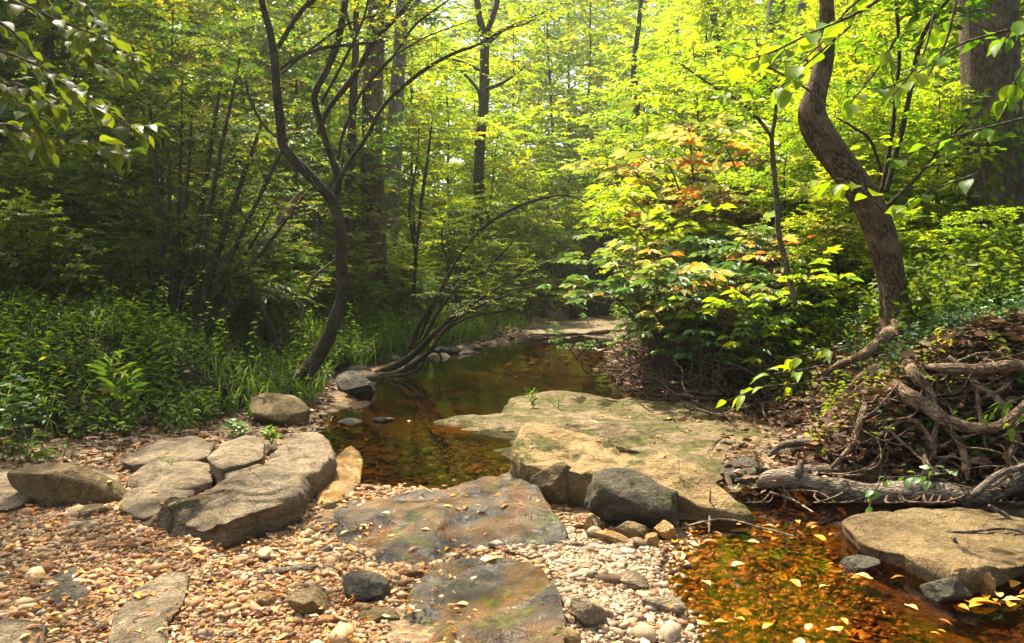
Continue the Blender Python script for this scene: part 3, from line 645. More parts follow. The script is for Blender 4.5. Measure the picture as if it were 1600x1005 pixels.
pebbles('stream_bed_stones', 4500, lambda r, n: (.6 + .95 * r.random(n) ** 1.5, 2.2 + 2.2 * r.random(n)), .012, 'pebble_wet', 'amber stones on the bed of the near pool', 3, minz=(-1, .0))
pebbles('stream_bed_stones', 1500, lambda r, n: (-1.7 + 2.4 * r.random(n), 4.6 + 2.6 * r.random(n)), .016, 'pebble_deep', 'brown stones on the bed of the still pool', 4, minz=(-1, .01))
pebbles('shelf_gravel', 2200, lambda r, n: (r.normal(-.12, .2, n), r.normal(5.7, .35, n)), .012, 'pebble_pale', 'patch of gravel on the near left corner of the bedrock shelf', 7, lift=.06, sub=1)
pebbles('far_gravel', 3500, lambda r, n: (r.normal(1.0, .9, n), r.normal(18.3, 2.2, n)), .035, 'pebble_pale', 'pale gravel at the far bend of the stream', 8, lift=.03, sub=1)

# ------------------------------------------------------------ hero trees
def path(px, Y, dy=0):
    """photo points (px, py[, width px]) at depth Y drifting by dy -> world points and radii"""
    n = len(px); ys = [(Y[i] if isinstance(Y, (list, tuple)) else Y + dy * i / max(1, n - 1)) for i in range(n)]
    return [P(q[0], q[1], y) for q, y in zip(px, ys)], [q[2] * y / F / 2 for q, y in zip(px, ys)]

# leaning tree on the right bank
T = empty('leaning_tree', (2.87, 6.0, .8)); tag(T, 'leaning brown tree with a kinked elbow trunk and roots spilling down the right bank', 'tree')
T0 = np.array(T.location)
def part_from(m, name, mat, root, smooth=True, label=None, kind=None):
    r0 = np.array(root.location); m.v = [x - r0.astype(np.float32) for x in m.v]
    o = obj(name, m.mesh(name, M[mat], smooth), root); tag(o, label, kind=kind); return o
m = MB(); pts, rr = path([(1412, 575, 130), (1408, 535, 92), (1402, 490, 62), (1394, 440, 52), (1382, 385, 52), (1364, 335, 52), (1335, 285, 50), (1302, 240, 50), (1278, 205, 52), (1268, 175, 46), (1276, 140, 36), (1287, 100, 32), (1293, 50, 27), (1292, 0, 25), (1285, -120, 22), (1300, -300, 16), (1290, -480, 8)], 6.0)
tube(m, pts, [q * .86 for q in rr], 36, 190, .18, 3, .16, .16)
part_from(m, 'trunk', 'bark_warm', T)
lm, bm = MB(), MB(); rng = np.random.default_rng(8)
for pp, Yp in (([(1290, 0, 14), (1200, -120, 10), (1100, -200, 4)], 6), ([(1288, -100, 14), (1400, -220, 10), (1500, -280, 4)], 6.3), ([(1300, -280, 10), (1200, -420, 6), (1120, -470, 3)], 5.4), ([(1295, -300, 10), (1420, -420, 5), (1500, -430, 3)], 6.6)):
    bm = MB(); a, b = path(pp, Yp); c, _ = tube(bm, a, b, 6, 14)
    clothe(bm, lm, c, .2, 1, 9, .7, .10, rng, 8, 4, .3); part_from(bm, 'limb', 'bark', T)
part_from(lm, 'crown', 'leaf_lime', T, False)
def root_part(pp, Y, seed, mat='root', name='root', tree=None, seg=10, lump=.2):
    m = MB(); a = []; b = []; Ys = Y if isinstance(Y, list) else [Y] * len(pp)
    for (px, py, w_), y_ in zip(pp, Ys):
        q = onG(px, py, .12 + w_ * .002); yy = min(y_, q[1]); a.append(P(px, py, yy) if q[1] - yy < .5 else onG(px, py, .3)); b.append(w_ * 1.0 * a[-1][1] / F / 2)
    tube(m, a, b, seg, max(24, len(pp) * 9), .14, seed, lump); part_from(m, name, mat, tree or T)
roots = [
 ([(1405, 500, 30), (1385, 530, 26), (1355, 552, 18), (1320, 566, 12), (1285, 585, 7)], [5.9, 5.75, 5.7, 5.7, 5.6]),
 ([(1408, 505, 34), (1412, 545, 30), (1425, 580, 20), (1450, 610, 14), (1465, 650, 10), (1455, 700, 7)], [5.9, 5.7, 5.5, 5.3, 5.1, 4.9]),
 ([(1400, 505, 28), (1392, 545, 24), (1375, 590, 17), (1350, 640, 13), (1335, 690, 9), (1300, 730, 6)], [5.9, 5.7, 5.5, 5.2, 5, 4.8]),
 ([(1520, 600, 8), (1560, 625, 12), (1590, 680, 12), (1575, 720, 10), (1600, 745, 6)], 4.9),
 ([(1400, 528, 34), (1430, 522, 30), (1465, 524, 24), (1500, 530, 16)], 5.75),
 ([(1396, 540, 22), (1378, 552, 20), (1368, 575, 16), (1345, 590, 12), (1322, 618, 9), (1312, 650, 6)], [5.8, 5.7, 5.6, 5.45, 5.3, 5.15]),
 ([(1405, 545, 24), (1388, 558, 22), (1385, 580, 14), (1392, 600, 6)], 5.65),
 ([(1398, 598, 16), (1420, 618, 22), (1448, 636, 23), (1480, 658, 22), (1520, 669, 20), (1558, 668, 18), (1585, 650, 16), (1612, 620, 12), (1640, 590, 10)], [5.5, 5.2, 5.0, 4.9, 4.85, 4.85, 4.9, 5, 5.1]),
 ([(1440, 572, 8), (1480, 576, 16), (1530, 578, 18), (1580, 572, 18), (1640, 580, 16)], 5.5),
 ([(1400, 552, 14), (1350, 600, 8), (1318, 622, 7), (1280, 628, 7), (1240, 626, 5), (1225, 640, 3)], [5.6, 5.3, 5.1, 5, 4.95, 4.9]),
 ([(1390, 590, 9), (1370, 600, 8), (1340, 612, 7), (1300, 640, 6), (1270, 668, 4)], 5.1),
 ([(1480, 560, 12), (1520, 590, 9), (1530, 640, 7), (1540, 700, 5)], [5.4, 5.1, 5, 4.8]),
 ([(1455, 640, 8), (1490, 680, 12), (1505, 705, 12), (1510, 735, 10), (1512, 750, 4)], 4.75),
 ([(1360, 690, 5), (1420, 655, 8), (1460, 700, 9), (1440, 730, 4)], 4.85),
]
for i, (pp, Yr) in enumerate(roots): root_part(pp, Yr, 20 + i)
# fine rootlets hanging on the bank
m = MB(); rng = np.random.default_rng(31)
for i in range(180):
    x = rng.uniform(1150, 1640); y = rng.uniform(560, 760); a = rng.uniform(-.6, pi * 1.05); L = rng.uniform(60, 260); pts = []; off = rng.uniform(.06, .24)
    for k in range(6):
        pts.append(onG(x, y, off * (1 - .7 * abs(k - 2.5) / 2.5))); x += cos(a) * L / 6; y += sin(a) * L / 6 * .75; a += rng.normal(0, .5); x = min(x, 1680); y = min(max(y, 540), 785)
    r0 = rng.uniform(.003, .009) * (1.9 if i % 9 == 0 else 1); tube(m, pts, [r0, r0, r0 * .9, r0 * .7, r0 * .5, r0 * .25], 5, 18)
part_from(m, 'rootlets', 'root', T, kind='stuff')

# driftwood logs
def wood(name, pp, Y, mat, label, cat, seed, group=None, lump=.25, seg=14, flute=.1, branches=(), snap=None):
    Ys = Y if isinstance(Y, list) else [Y] * len(pp); a = []; b = []
    for (px, py, w_), y_ in zip(pp, Ys):
        q = onG(px, py, .02); yy = min(y_, q[1]); p_ = P(px, py, yy); a.append(p_); b.append(w_ * p_[1] / F / 2)
    root = empty(name, a[0]); tag(root, label, cat, group)
    m = MB(); tube(m, a, b, seg, max(20, len(pp) * 12), .2, seed, lump, flute); part_from(m, 'stem', mat, root)
    for q, Yq in branches:
        m = MB(); a, b = path(q, Yq); tube(m, a, b, 7, 22, .1, seed + 1, .15); part_from(m, 'branch', mat, root)
    return root
wood('driftwood_log', [(1186, 758, 14), (1205, 750, 30), (1250, 748, 28), (1300, 764, 34), (1360, 772, 34), (1420, 768, 36), (1480, 772, 34), (1530, 776, 36), (1580, 756, 36), (1620, 728, 40), (1700, 690, 30)],
     [4.55, 4.5, 4.45, 4.4, 4.35, 4.35, 4.3, 4.25, 4.2, 4.2, 4.2], 'wood', 'thick twisted grey log lying across the foot of the right bank', 'log', 51, lump=.35, branches=[([(1520, 775, 12), (1560, 742, 12), (1600, 728, 9), (1650, 700, 6)], 4.15), ([(1245, 750, 14), (1249, 735, 14), (1252, 722, 9)], 4.42)])
wood('driftwood_log', [(1205, 742, 10), (1260, 736, 18), (1320, 738, 18), (1380, 744, 20), (1430, 752, 18), (1490, 762, 12)], 4.62, 'wood', 'thinner smooth grey log just above the thick twisted log', 'log', 53)
wood('driftwood_log', [(1200, 712, 8), (1225, 695, 12), (1265, 692, 14), (1290, 704, 12), (1310, 700, 6)], 4.95, 'wood', 'short curled grey root wood above the smooth log at its left end', 'log', 55)
wood('driftwood_stick', [(404, 910, 12), (412, 898, 20), (450, 896, 19), (490, 890, 19), (520, 893, 18), (538, 904, 10)], 3.25, 'bark', 'dark brown driftwood stick lying on the lower left gravel', 'stick', 57)
sticks = [([(1490, 840, 5), (1500, 858, 7), (1530, 872, 7), (1556, 895, 5)], 3.45, 'twig lying on the mossy tan slab by the amber pool'),
 ([(1468, 832, 4), (1520, 830, 5), (1570, 826, 5), (1610, 834, 4)], 3.6, 'pale straight twig lying above the mossy tan slab'),
 ([(1545, 790, 6), (1575, 808, 8), (1600, 838, 8), (1620, 870, 6)], 3.8, 'forked stick leaning by the small square tan stone'),
 ([(1384, 668, 4), (1420, 700, 5), (1450, 722, 5), (1476, 760, 5)], 4.5, 'thin stick stuck upright in the root bank'),
 ([(1205, 770, 4), (1240, 782, 4), (1270, 800, 3)], 4.35, 'thin dark twig beneath the left end of the thick twisted log'),
 ([(1108, 832, 3), (1109, 800, 4), (1110, 765, 2)], 4.05, 'thin upright twig beside the tip of the golden slab'),
 ([(1070, 822, 3), (1130, 812, 4), (1190, 825, 4), (1240, 838, 3)], 3.95, 'long thin twig at the head of the amber pool')]
for i, (pp, Yr, lb) in enumerate(sticks): wood('stick', pp, Yr, 'wood', lb, 'stick', 60 + i, seg=6, flute=0)

# big straight tree at the right edge
T = empty('big_tree', (4.85, 8, 1.1)); tag(T, 'large straight rough barked trunk at the right edge with ivy at its base', 'tree')
m = MB(); pts, rr = path([(1570, 520, 150), (1566, 450, 118), (1560, 390, 96), (1553, 300, 88), (1548, 180, 80), (1543, 60, 78), (1540, -80, 76), (1535, -400, 64), (1530, -800, 40)], 8.0)
tube(m, pts, rr, 30, 130, .08, 71, .08, .12); part_from(m, 'trunk', 'bark', T)
rng = np.random.default_rng(72); lm = MB(); bm = MB()
for k in range(10):
    a = k * 2.4; z0 = 6 + k * .7; c0 = np.array((4.75, 8, z0)); pts = [c0, c0 + np.array((cos(a) * 1.2, sin(a) * 1.2, .6)), c0 + np.array((cos(a) * 2.6, sin(a) * 2.6, .8))]
    bm = MB(); c, _ = tube(bm, pts, [.07, .04, .01], 6, 12); clothe(bm, lm, c, .2, 1, 12, .9, .12, rng, 8, 4, .4); part_from(bm, 'limb', 'bark', T)
part_from(lm, 'crown', 'leaf_mid', T, False)
# ivy hugging the lower trunk and the bank around it
lm = MB(); n = 1500; th = rng.random(n) * 2 * pi; z = .9 + 2.1 * rng.random(n) ** 1.8; r_ = .34 + .08 * rng.random(n) + .15 * (z < 1.6) * rng.random(n)
b = np.stack([4.82 + np.cos(th) * r_, 8 + np.sin(th) * r_, z], -1); out = np.stack([np.cos(th), np.sin(th), th * 0 + .3], -1)
leaves(lm, b, np.stack([-np.sin(th) * .5, np.cos(th) * .5, -1 + th * 0], -1) + rng.normal(0, .4, (n, 3)), out + rng.normal(0, .3, (n, 3)), .07 + .03 * rng.random(n), .5, rng=rng)
T2 = empty('ivy', (4.85, 7.6, 1.1)); tag(T2, 'dark ivy climbing the base of the large trunk at the right edge', 'climbing plant'); part_from(lm, 'foliage', 'leaf_dark', T2, False)

# curved tree at the left of the pool
jit = random.Random(5)
def hero(name, loc, label, cat, stems, bark, seed, fol=None, lmat='leaf_mid', group=None):
    """stems: list of (photo path, depth, twigs or None); each stem a part, foliage one crown part"""
    T = empty(name, loc); tag(T, label, cat, group); rng = np.random.default_rng(seed); lm = MB(); bm = MB(); main = MB(); any_l = False; br = MB()
    for i, (pp, Yr, tw) in enumerate(stems):
        if name == 'curved_tree': pp = [(q0 + jit.uniform(-3, 3), q1, q2 * .8) for q0, q1, q2 in pp]
        a, b = path(pp, Yr); mm = main if i == 0 else MB(); c, _ = tube(mm, a, b, 14 if max(b) > .04 else 7, max(14, len(pp) * 10), .12, seed + i, .15, .06)
        part_from(mm, 'trunk' if i == 0 else 'limb', bark, T)
        if name == 'curved_tree' and i:
            for q in range(7):
                k = rng.integers(len(c) // 3, len(c)); p0 = c[k]; dd = unit(c[min(k + 1, len(c) - 1)] - c[max(k - 1, 0)] + rng.normal(0, .7, 3)); st = rng.uniform(.12, .3)
                for g_ in range(3):
                    p1 = p0 + dd * st; twigs(bm, p0[None], p1[None], .004 - .001 * g_, .003 - .001 * g_); p0 = p1; dd = unit(dd + rng.normal(0, .35, 3))
        if tw: clothe(bm, lm, c, tw[0], tw[1], tw[2], tw[3], tw[4], rng, *tw[5:8], **(fol or {})); any_l = True
    if any_l:
        part_from(bm, 'twigs', bark, T); part_from(lm, 'crown', lmat, T, False)
    return T
tw = (.3, 1, 20, .55, .075, 7, 3, .26)
hero('curved_tree', (-2.2, 7.8, .05), 'slender S curved tree rising from the left bank behind the tan boulder', 'tree', [
 ([(440, 640, 44), (452, 612, 38), (478, 580, 32), (505, 540, 30), (522, 500, 27), (534, 455, 25), (537, 410, 24), (532, 360, 24), (520, 320, 22), (498, 290, 20), (470, 262, 20), (447, 232, 18), (438, 190, 17), (434, 140, 16), (428, 90, 16), (422, 50, 14), (412, 0, 12), (400, -80, 9), (395, -180, 5)], 7.8, (.86, 1, 5, .4, .07, 7, 3, .26)),
 ([(432, 75, 10), (450, 45, 10), (475, 15, 9), (500, -10, 8), (540, -50, 5), (560, -110, 3)], 7.75, tw),
 ([(440, 110, 7), (460, 95, 7), (500, 76, 8), (550, 70, 7), (608, 64, 3)], 7.6, None),
 ([(437, 115, 5), (480, 80, 5), (540, 40, 4), (600, 18, 2)], 7.9, (.3, 1, 6, .35, .06, 7, 3, .2)),
 ([(520, 330, 14), (527, 280, 14), (512, 225, 12), (498, 190, 11), (490, 150, 13), (505, 115, 13), (522, 75, 14), (535, 35, 13), (542, -10, 12), (548, -80, 8), (560, -180, 4)], 8.0, (.8, 1, 5, .5, .07, 7, 3, .26)),
 ([(500, 300, 7), (455, 235, 5), (415, 200, 5), (395, 160, 5), (383, 125, 3)], 7.7, None),
 ([(524, 300, 11), (545, 255, 9), (570, 215, 8), (600, 165, 8), (650, 120, 8), (700, 88, 7), (750, 68, 5), (790, 45, 3), (850, 18, 2)], 7.9, (.5, 1, 10, .5, .06, 7, 3, .24)),
 ([(500, 210, 9), (512, 170, 11), (550, 120, 12), (590, 60, 11), (620, 25, 10), (650, -10, 8), (700, -80, 4)], 8.1, tw),
 ([(530, 250, 6), (542, 200, 6), (570, 140, 6), (610, 90, 5), (650, 40, 5), (700, 0, 3)], 7.7, (.4, 1, 8, .4, .06, 7, 3, .24)),
 ([(500, 160, 6), (535, 95, 6), (560, 50, 5), (574, 10, 4), (580, -60, 2)], 7.6, None),
 ([(585, 195, 5), (570, 150, 5), (600, 100, 4), (660, 60, 3), (740, 30, 2)], 7.5, None),
], 'bark_dark', 81, lmat='leaf_mid')

# multi-stem clump on the left bank
cl = []
for tip, wd_ in (((232, 150), 6), ((262, 230), 7), ((300, 180), 6), ((345, 130), 8), ((375, 90), 6), ((330, 250), 5), ((410, 190), 8), ((450, 215), 7), ((480, 300), 5), ((285, 120), 5), ((425, 330), 5)):
    bx = 265 + (tip[0] - 230) * .22; mid = ((bx + tip[0]) / 2 + (tip[0] - bx) * -.08, (525 + tip[1]) / 2 + 10)
    cl.append(([(bx, 545, wd_ * 1.7), (bx + (mid[0] - bx) * .5, 440, wd_ * 1.5), (*mid, wd_ * 1.2), (*tip, wd_ * .6)], 8.6 + .8 * random.Random(tip[0]).random(), (.3, 1, 15, .75, .045, 12, 4, .26)))
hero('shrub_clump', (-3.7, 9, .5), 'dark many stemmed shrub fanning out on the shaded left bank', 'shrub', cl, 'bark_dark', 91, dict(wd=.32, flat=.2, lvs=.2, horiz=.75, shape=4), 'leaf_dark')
hero('leaning_snag', (-3.2, 9.6, .5), 'pale broken trunk leaning right through the dark left shrub', 'dead tree', [([(345, 500, 16), (375, 450, 16), (400, 405, 15), (430, 360, 13), (452, 325, 10), (470, 300, 6)], 9.6, None), ([(420, 372, 8), (440, 330, 6), (445, 300, 3)], 9.6, None)], 'wood', 93)
hero('leaning_pole', (-2.6, 8.5, .3), 'thin dark bare pole leaning left of the curved tree', 'dead tree', [([(442, 556, 10), (418, 500, 9), (398, 455, 8), (386, 430, 6)], 8.5, None)], 'bark_dark', 94)
hero('dead_branch', (-2.7, 10.3, .5), 'pale broken stick lying in the leaves behind the curved tree', 'branch', [([(438, 450, 5), (465, 462, 7), (492, 474, 4)], 10.0, None)], 'wood', 95)
hero('dead_branch', (-2.7, 10.3, .5), 'curled bare branch arching behind the curved tree', 'branch', [([(470, 500, 6), (478, 465, 6), (490, 435, 6), (508, 418, 4), (525, 405, 3)], 9.7, None)], 'wood', 96)

# stems fanning out over the pool
fan = [([(585, 588, 26), (612, 575, 22), (645, 555, 18), (680, 520, 14), (718, 488, 10), (770, 455, 7), (830, 415, 4)], [10.2, 10.2, 10.1, 10, 9.8, 9.6, 9.4], (.55, 1, 10, .5, .05, 10, 3, .22)),
 ([(575, 592, 18), (625, 582, 18), (668, 552, 14), (700, 510, 10), (745, 480, 7), (790, 462, 5), (860, 440, 3)], [10, 10, 9.9, 9.8, 9.6, 9.4, 9.3], (.55, 1, 10, .5, .05, 10, 3, .22)),
 ([(640, 545, 14), (660, 500, 13), (682, 465, 12), (706, 420, 9), (724, 392, 7), (748, 362, 9), (790, 332, 8), (840, 312, 7), (890, 306, 4), (935, 330, 3)], 10.4, (.5, 1, 14, .6, .06, 9, 3, .25)),
 ([(655, 540, 10), (690, 480, 9), (720, 445, 7), (760, 420, 5), (800, 380, 3)], 10.2, (.4, 1, 14, .5, .05, 10, 4, .22)),
 ([(650, 545, 9), (672, 490, 8), (700, 455, 6), (745, 400, 5), (765, 360, 3)], 10.6, (.4, 1, 14, .5, .05, 10, 4, .22)),
 ([(665, 530, 9), (690, 470, 8), (700, 420, 6), (690, 370, 4), (700, 330, 3)], 10.7, (.3, 1, 14, .5, .05, 10, 4, .22)),
 ([(680, 525, 8), (735, 495, 6), (790, 485, 5), (850, 455, 3)], 9.9, None),
 ([(600, 590, 9), (650, 580, 8), (672, 550, 7), (688, 555, 6), (686, 575, 4)], 9.9, None)]
fan = [([(a, b, c * .6) for a, b, c in p_], y_, t_) for p_, y_, t_ in fan]
hero('stream_shrub', (-1.9, 10.2, .1), 'dark stemmed shrub leaning out over the far pool with feathery leaves', 'shrub', fan, 'bark_dark', 101, dict(wd=.32, flat=.22, lvs=.22, shape=4), 'leaf_dark')

# trunks that can be told apart in the middle distance
def trunk_tree(name, loc, label, stems, seed, bark='bark', group=None, lmat='leaf_lime', **k):
    return hero(name, loc, label, 'tree', stems, bark, seed, dict(**k), lmat, group)
cr = (.55, 1, 16, 1.3, .11, 8, 4, .4)
trunk_tree('forest_tree', (-2.4, 14, .7), 'stout brown trunk left of the far pool, widest at its foot', [([(590, 520, 80), (588, 470, 50), (585, 420, 42), (582, 330, 37), (580, 240, 34), (583, 120, 30), (590, 0, 26), (600, -250, 16)], 14, None), ([(583, 60, 10), (640, -60, 8), (700, -120, 4)], 14, cr), ([(583, 0, 10), (500, -120, 8), (440, -200, 4)], 14, cr)], 111, 'bark_warm')
trunk_tree('forest_tree', (-2.3, 16, .9), 'grey trunk close behind the stout brown trunk', [([(606, 490, 34), (608, 420, 28), (612, 330, 26), (616, 230, 24), (622, 120, 21), (630, 0, 18), (640, -200, 10)], 16, None), ([(625, 40, 8), (690, -50, 6), (760, -120, 3)], 16, cr)], 113, 'bark_grey')
trunk_tree('forest_tree', (-3.7, 13, .9), 'thin dark trunk between the curved tree and the stout brown trunk', [([(548, 480, 14), (543, 380, 13), (548, 260, 13), (552, 150, 12), (556, 60, 10), (560, -150, 6)], 13, None), ([(552, 60, 5), (520, -50, 4), (480, -120, 2)], 13, cr)], 115, 'bark_dark')
trunk_tree('forest_tree', (-.8, 20, 1.0), 'dark branching trunk standing alone in the bright centre', [([(742, 470, 20), (745, 380, 17), (748, 290, 17), (750, 220, 17), (756, 160, 15), (757, 100, 14), (757, 60, 13), (748, 20, 10), (740, -60, 6), (735, -200, 3)], 20, (.7, 1, 10, 1.2, .12, 8, 4, .4)),
 ([(757, 60, 10), (770, 25, 9), (780, -10, 7), (800, -90, 4)], 20, (.5, 1, 8, 1.2, .12, 8, 4, .4)), ([(755, 75, 6), (790, 45, 5), (820, 38, 3), (850, 20, 2)], 19.5, (.4, 1, 6, .9, .11, 8, 3, .4)), ([(752, 170, 6), (746, 140, 5), (720, 110, 3)], 20, None), ([(757, 140, 7), (785, 130, 5), (820, 105, 3)], 19.5, (.4, 1, 6, .9, .11, 8, 3, .4)), ([(750, 110, 5), (715, 95, 4), (660, 85, 2)], 19.7, (.3, 1, 8, .9, .11, 8, 3, .4))], 117, 'bark_dark')
trunk_tree('sapling', (-1.5, 13, .5), 'slim dark sapling left of the bright centre with upright stems', [([(645, 480, 7), (650, 400, 6), (658, 320, 6), (668, 250, 5), (675, 190, 3)], 13, (.3, 1, 12, .7, .09, 8, 3, .3)), ([(650, 400, 5), (640, 330, 4), (650, 260, 3), (655, 200, 2)], 13, (.3, 1, 8, .6, .09, 8, 3, .3))], 119, 'bark_dark', lmat='leaf_mid')
trunk_tree('forest_tree', (-7.2, 12, 1.4), 'dark trunk standing in the shade at the far left', [([(78, 450, 20), (74, 380, 17), (70, 300, 15), (68, 220, 14), (70, 130, 13), (78, 0, 12), (90, -200, 7)], 12, None), ([(74, 60, 7), (140, -30, 5), (200, -80, 3)], 12, cr)], 121, 'bark_dark', lmat='leaf_mid')
trunk_tree('forest_tree', (6, 18, 2), 'grey trunk entering at the top beside the leaning tree', [([(1195, 400, 34), (1200, 250, 30), (1206, 120, 27), (1210, 40, 25), (1214, -20, 24), (1220, -300, 14)], 16, None), ([(1214, -20, 10), (1150, -120, 7), (1100, -160, 3)], 16, cr)], 123, 'bark_grey')
trunk_tree('forest_tree', (7, 18, 2), 'slim speckled trunk right of the grey trunk at the top', [([(1240, 400, 16), (1246, 200, 14), (1248, 80, 13), (1252, 0, 12), (1258, -200, 7)], 17, (.7, 1, 10, 1.1, .11, 8, 4, .4))], 125, 'bark_grey')
trunk_tree('forest_tree', (3, 22, 2), 'small dark trunk among bright leaves right of centre', [([(985, 330, 12), (992, 200, 11), (996, 150, 10), (990, 110, 9), (1000, 20, 7), (1010, -100, 4)], 22, (.4, 1, 18, 1.4, .12, 8, 4, .45))], 127, 'bark_dark')
trunk_tree('forest_tree', (4, 20, 2), 'dark slanting trunk at the top right of the bright centre', [([(1150, 330, 12), (1130, 180, 11), (1120, 60, 10), (1105, -30, 8), (1090, -200, 4)], 19, (.5, 1, 14, 1.2, .12, 8, 4, .45)), ([(1122, 60, 7), (1140, 20, 6), (1165, -20, 4)], 19, None)], 129, 'bark_dark')

# stems of the sapling thicket beside the leaning tree
hero('sapling', (2.6, 6.3, .8), 'slim brown sapling left of the leaning tree with an arching side branch', 'tree', [
 ([(1243, 478, 9), (1232, 430, 9), (1218, 370, 9), (1214, 320, 8), (1208, 250, 8), (1206, 215, 7), (1212, 160, 5), (1190, 110, 4), (1182, 60, 2)], 6.6, (.5, 1, 8, .4, .085, 7, 3, .26)),
 ([(1206, 215, 6), (1180, 180, 6), (1150, 155, 5), (1115, 135, 4), (1060, 98, 2)], [6.6, 6.5, 6.4, 6.3, 6.2], (.1, 1, 14, .45, .085, 7, 3, .26)),
 ([(1160, 90, 2), (1190, 100, 3), (1225, 118, 4), (1262, 140, 4), (1290, 165, 4)], 5.6, None)], 'bark', 131, dict(wd=.42, flat=.25, shape=6, lvc=.45), 'leaf_lime')
hero('sapling', (3.5, 7.2, 1), 'dark upright sapling stems between the leaning tree and the large trunk', 'tree', [
 ([(1385, 300, 9), (1400, 240, 9), (1415, 180, 8), (1428, 110, 8), (1440, 60, 7), (1465, 20, 6), (1500, -20, 5), (1560, -70, 3)], 7.0, (.35, 1, 18, .5, .10, 7, 3, .28)),
 ([(1378, 300, 8), (1392, 220, 7), (1400, 150, 6), (1405, 80, 6), (1400, 0, 5), (1395, -60, 3)], 7.1, (.35, 1, 16, .5, .10, 7, 3, .28)),
 ([(1388, 320, 6), (1430, 280, 6), (1470, 230, 5), (1505, 195, 4)], 6.9, (.35, 1, 8, .5, .10, 7, 3, .28)),
 ([(1378, 270, 5), (1360, 220, 5), (1335, 200, 4), (1310, 185, 3)], 6.8, None)], 'bark_dark', 133, dict(wd=.5, flat=.35, shape=6, lvc=.45), 'leaf_big')

# broad leaved boughs close to the camera
def bough(name, loc, label, paths, seed, lmat, ll, n, wd=.5, lvc=.5, hang=.35):
    T = empty(name, loc); tag(T, label, 'branch'); rng = np.random.default_rng(seed); bm, lm = MB(), MB()
    for pp, Yr in paths:
        bm = MB(); a, b = path(pp, Yr); c, _ = tube(bm, a, b, 6, 30)
        k = int(n * (len(pp) / 4)); t = np.sort(rng.random(k)) ** .8 * 29; i = np.clip(t.astype(int), 0, 28); base = c[i] + (c[i + 1] - c[i]) * (t - i)[:, None]
        tn = unit(c[i + 1] - c[i]); sd = unit(np.cross(tn, (0, 0, 1.))) * np.where(np.arange(k) % 2, 1, -1)[:, None]
        d = unit(tn * .6 + sd * .7 + rng.normal(0, .3, (k, 3)) - np.array((0, 0, hang))); pet = base + d * .035
        twigs(bm, base, pet, .0018, .001)
        leaves(lm, pet, d + rng.normal(0, .15, (k, 3)), np.array((0, 0, 1.)) + rng.normal(0, .35, (k, 3)) - tn * .3, ll * (.6 + .6 * rng.random(k)), wd * .72, np.clip(rng.normal(lvc, .2, k), 0, 1), shape=8, droop=.15, fold=.2)
        part_from(bm, 'twig', 'bark', T)
    part_from(lm, 'foliage', lmat, T, False)
bough('leafy_bough', (1.3, 3.6, 2.5), 'bright yellow green broad leaves crossing in front of the leaning tree', [
 ([(1420, -30, 6), (1340, 20, 5), (1270, 50, 4), (1210, 80, 3), (1160, 95, 2)], 3.5), ([(1400, -40, 5), (1330, 10, 4), (1290, 60, 3), (1240, 110, 2)], 3.6), ([(1330, 40, 4), (1260, 100, 3), (1215, 140, 2)], 3.6),
 ([(1380, 330, 3), (1340, 290, 3), (1290, 280, 2), (1240, 300, 1.5)], 4.2), ([(1400, 60, 4), (1370, 110, 3), (1330, 160, 2)], 3.9), ([(1460, 20, 4), (1440, 90, 3), (1395, 150, 2)], 4.0)], 141, 'leaf_big', .10, 13, lvc=.75)
bough('leafy_bough', (2.4, 4.4, 2), 'green broad leaves hanging between leaning tree and large trunk', [
 ([(1600, 40, 5), (1500, 70, 4), (1440, 110, 3), (1380, 140, 2)], 4.8), ([(1620, 180, 5), (1540, 200, 4), (1470, 220, 3), (1400, 250, 2)], 5.4), ([(1500, -30, 5), (1480, 60, 4), (1450, 120, 2)], 5), ([(1630, 60, 5), (1590, 120, 3), (1560, 180, 2)], 4.4), ([(1620, 20, 5), (1590, 40, 3), (1570, 60, 2)], 4.4),
 ([(1530, 270, 4), (1450, 300, 3), (1400, 330, 2)], 5.2)], 143, 'leaf_big', .11, 13, lvc=.35)
bough('leafy_bough', (-2, 2.8, 2.3), 'dark broad leaves hanging in the top left corner', [
 ([(-60, -30, 6), (40, 10, 5), (110, 40, 4), (165, 60, 2)], 2.9), ([(-60, 60, 6), (30, 90, 5), (110, 130, 3), (190, 190, 2), (235, 200, 1.5)], 2.9), ([(-60, 150, 5), (20, 130, 4), (80, 160, 3), (130, 150, 2)], 3.1),
 ([(-60, 200, 6), (10, 195, 5), (60, 210, 4), (130, 218, 3), (200, 232, 2)], 3.0), ([(20, -60, 5), (80, 10, 4), (130, 80, 3), (200, 120, 2)], 3.2), ([(-50, 0, 5), (20, 50, 4), (60, 100, 3), (100, 180, 2)], 3.3), ([(-80, 90, 5), (-20, 120, 4), (40, 170, 3), (70, 230, 2)], 2.8), ([(60, -60, 5), (120, -10, 4), (170, 60, 3), (215, 90, 2)], 3.4)], 145, 'leaf_dark', .062, 44, lvc=.4)
bough('low_bough', (1.6, 4, .8), 'long lime leaves drooping low across the root bank', [([(1300, 590, 3), (1240, 600, 2.5), (1190, 605, 2), (1140, 625, 1.5)], 4.6), ([(1290, 570, 3), (1240, 580, 2.5), (1200, 585, 2)], 4.7), ([(1330, 540, 3), (1280, 548, 2.5), (1230, 560, 2)], 5)], 147, 'leaf_big', .10, 8, wd=.32, lvc=.75, hang=.2)
bough('low_bough', (1.9, 4.2, .4), 'small green sprig hanging over the thick twisted log', [([(1480, 740, 3), (1420, 745, 2.5), (1380, 750, 2), (1360, 785, 1.5)], 4.1), ([(1500, 735, 2), (1470, 735, 2), (1440, 740, 1.5)], 4.1)], 149, 'leaf_cool', .055, 14, lvc=.5)
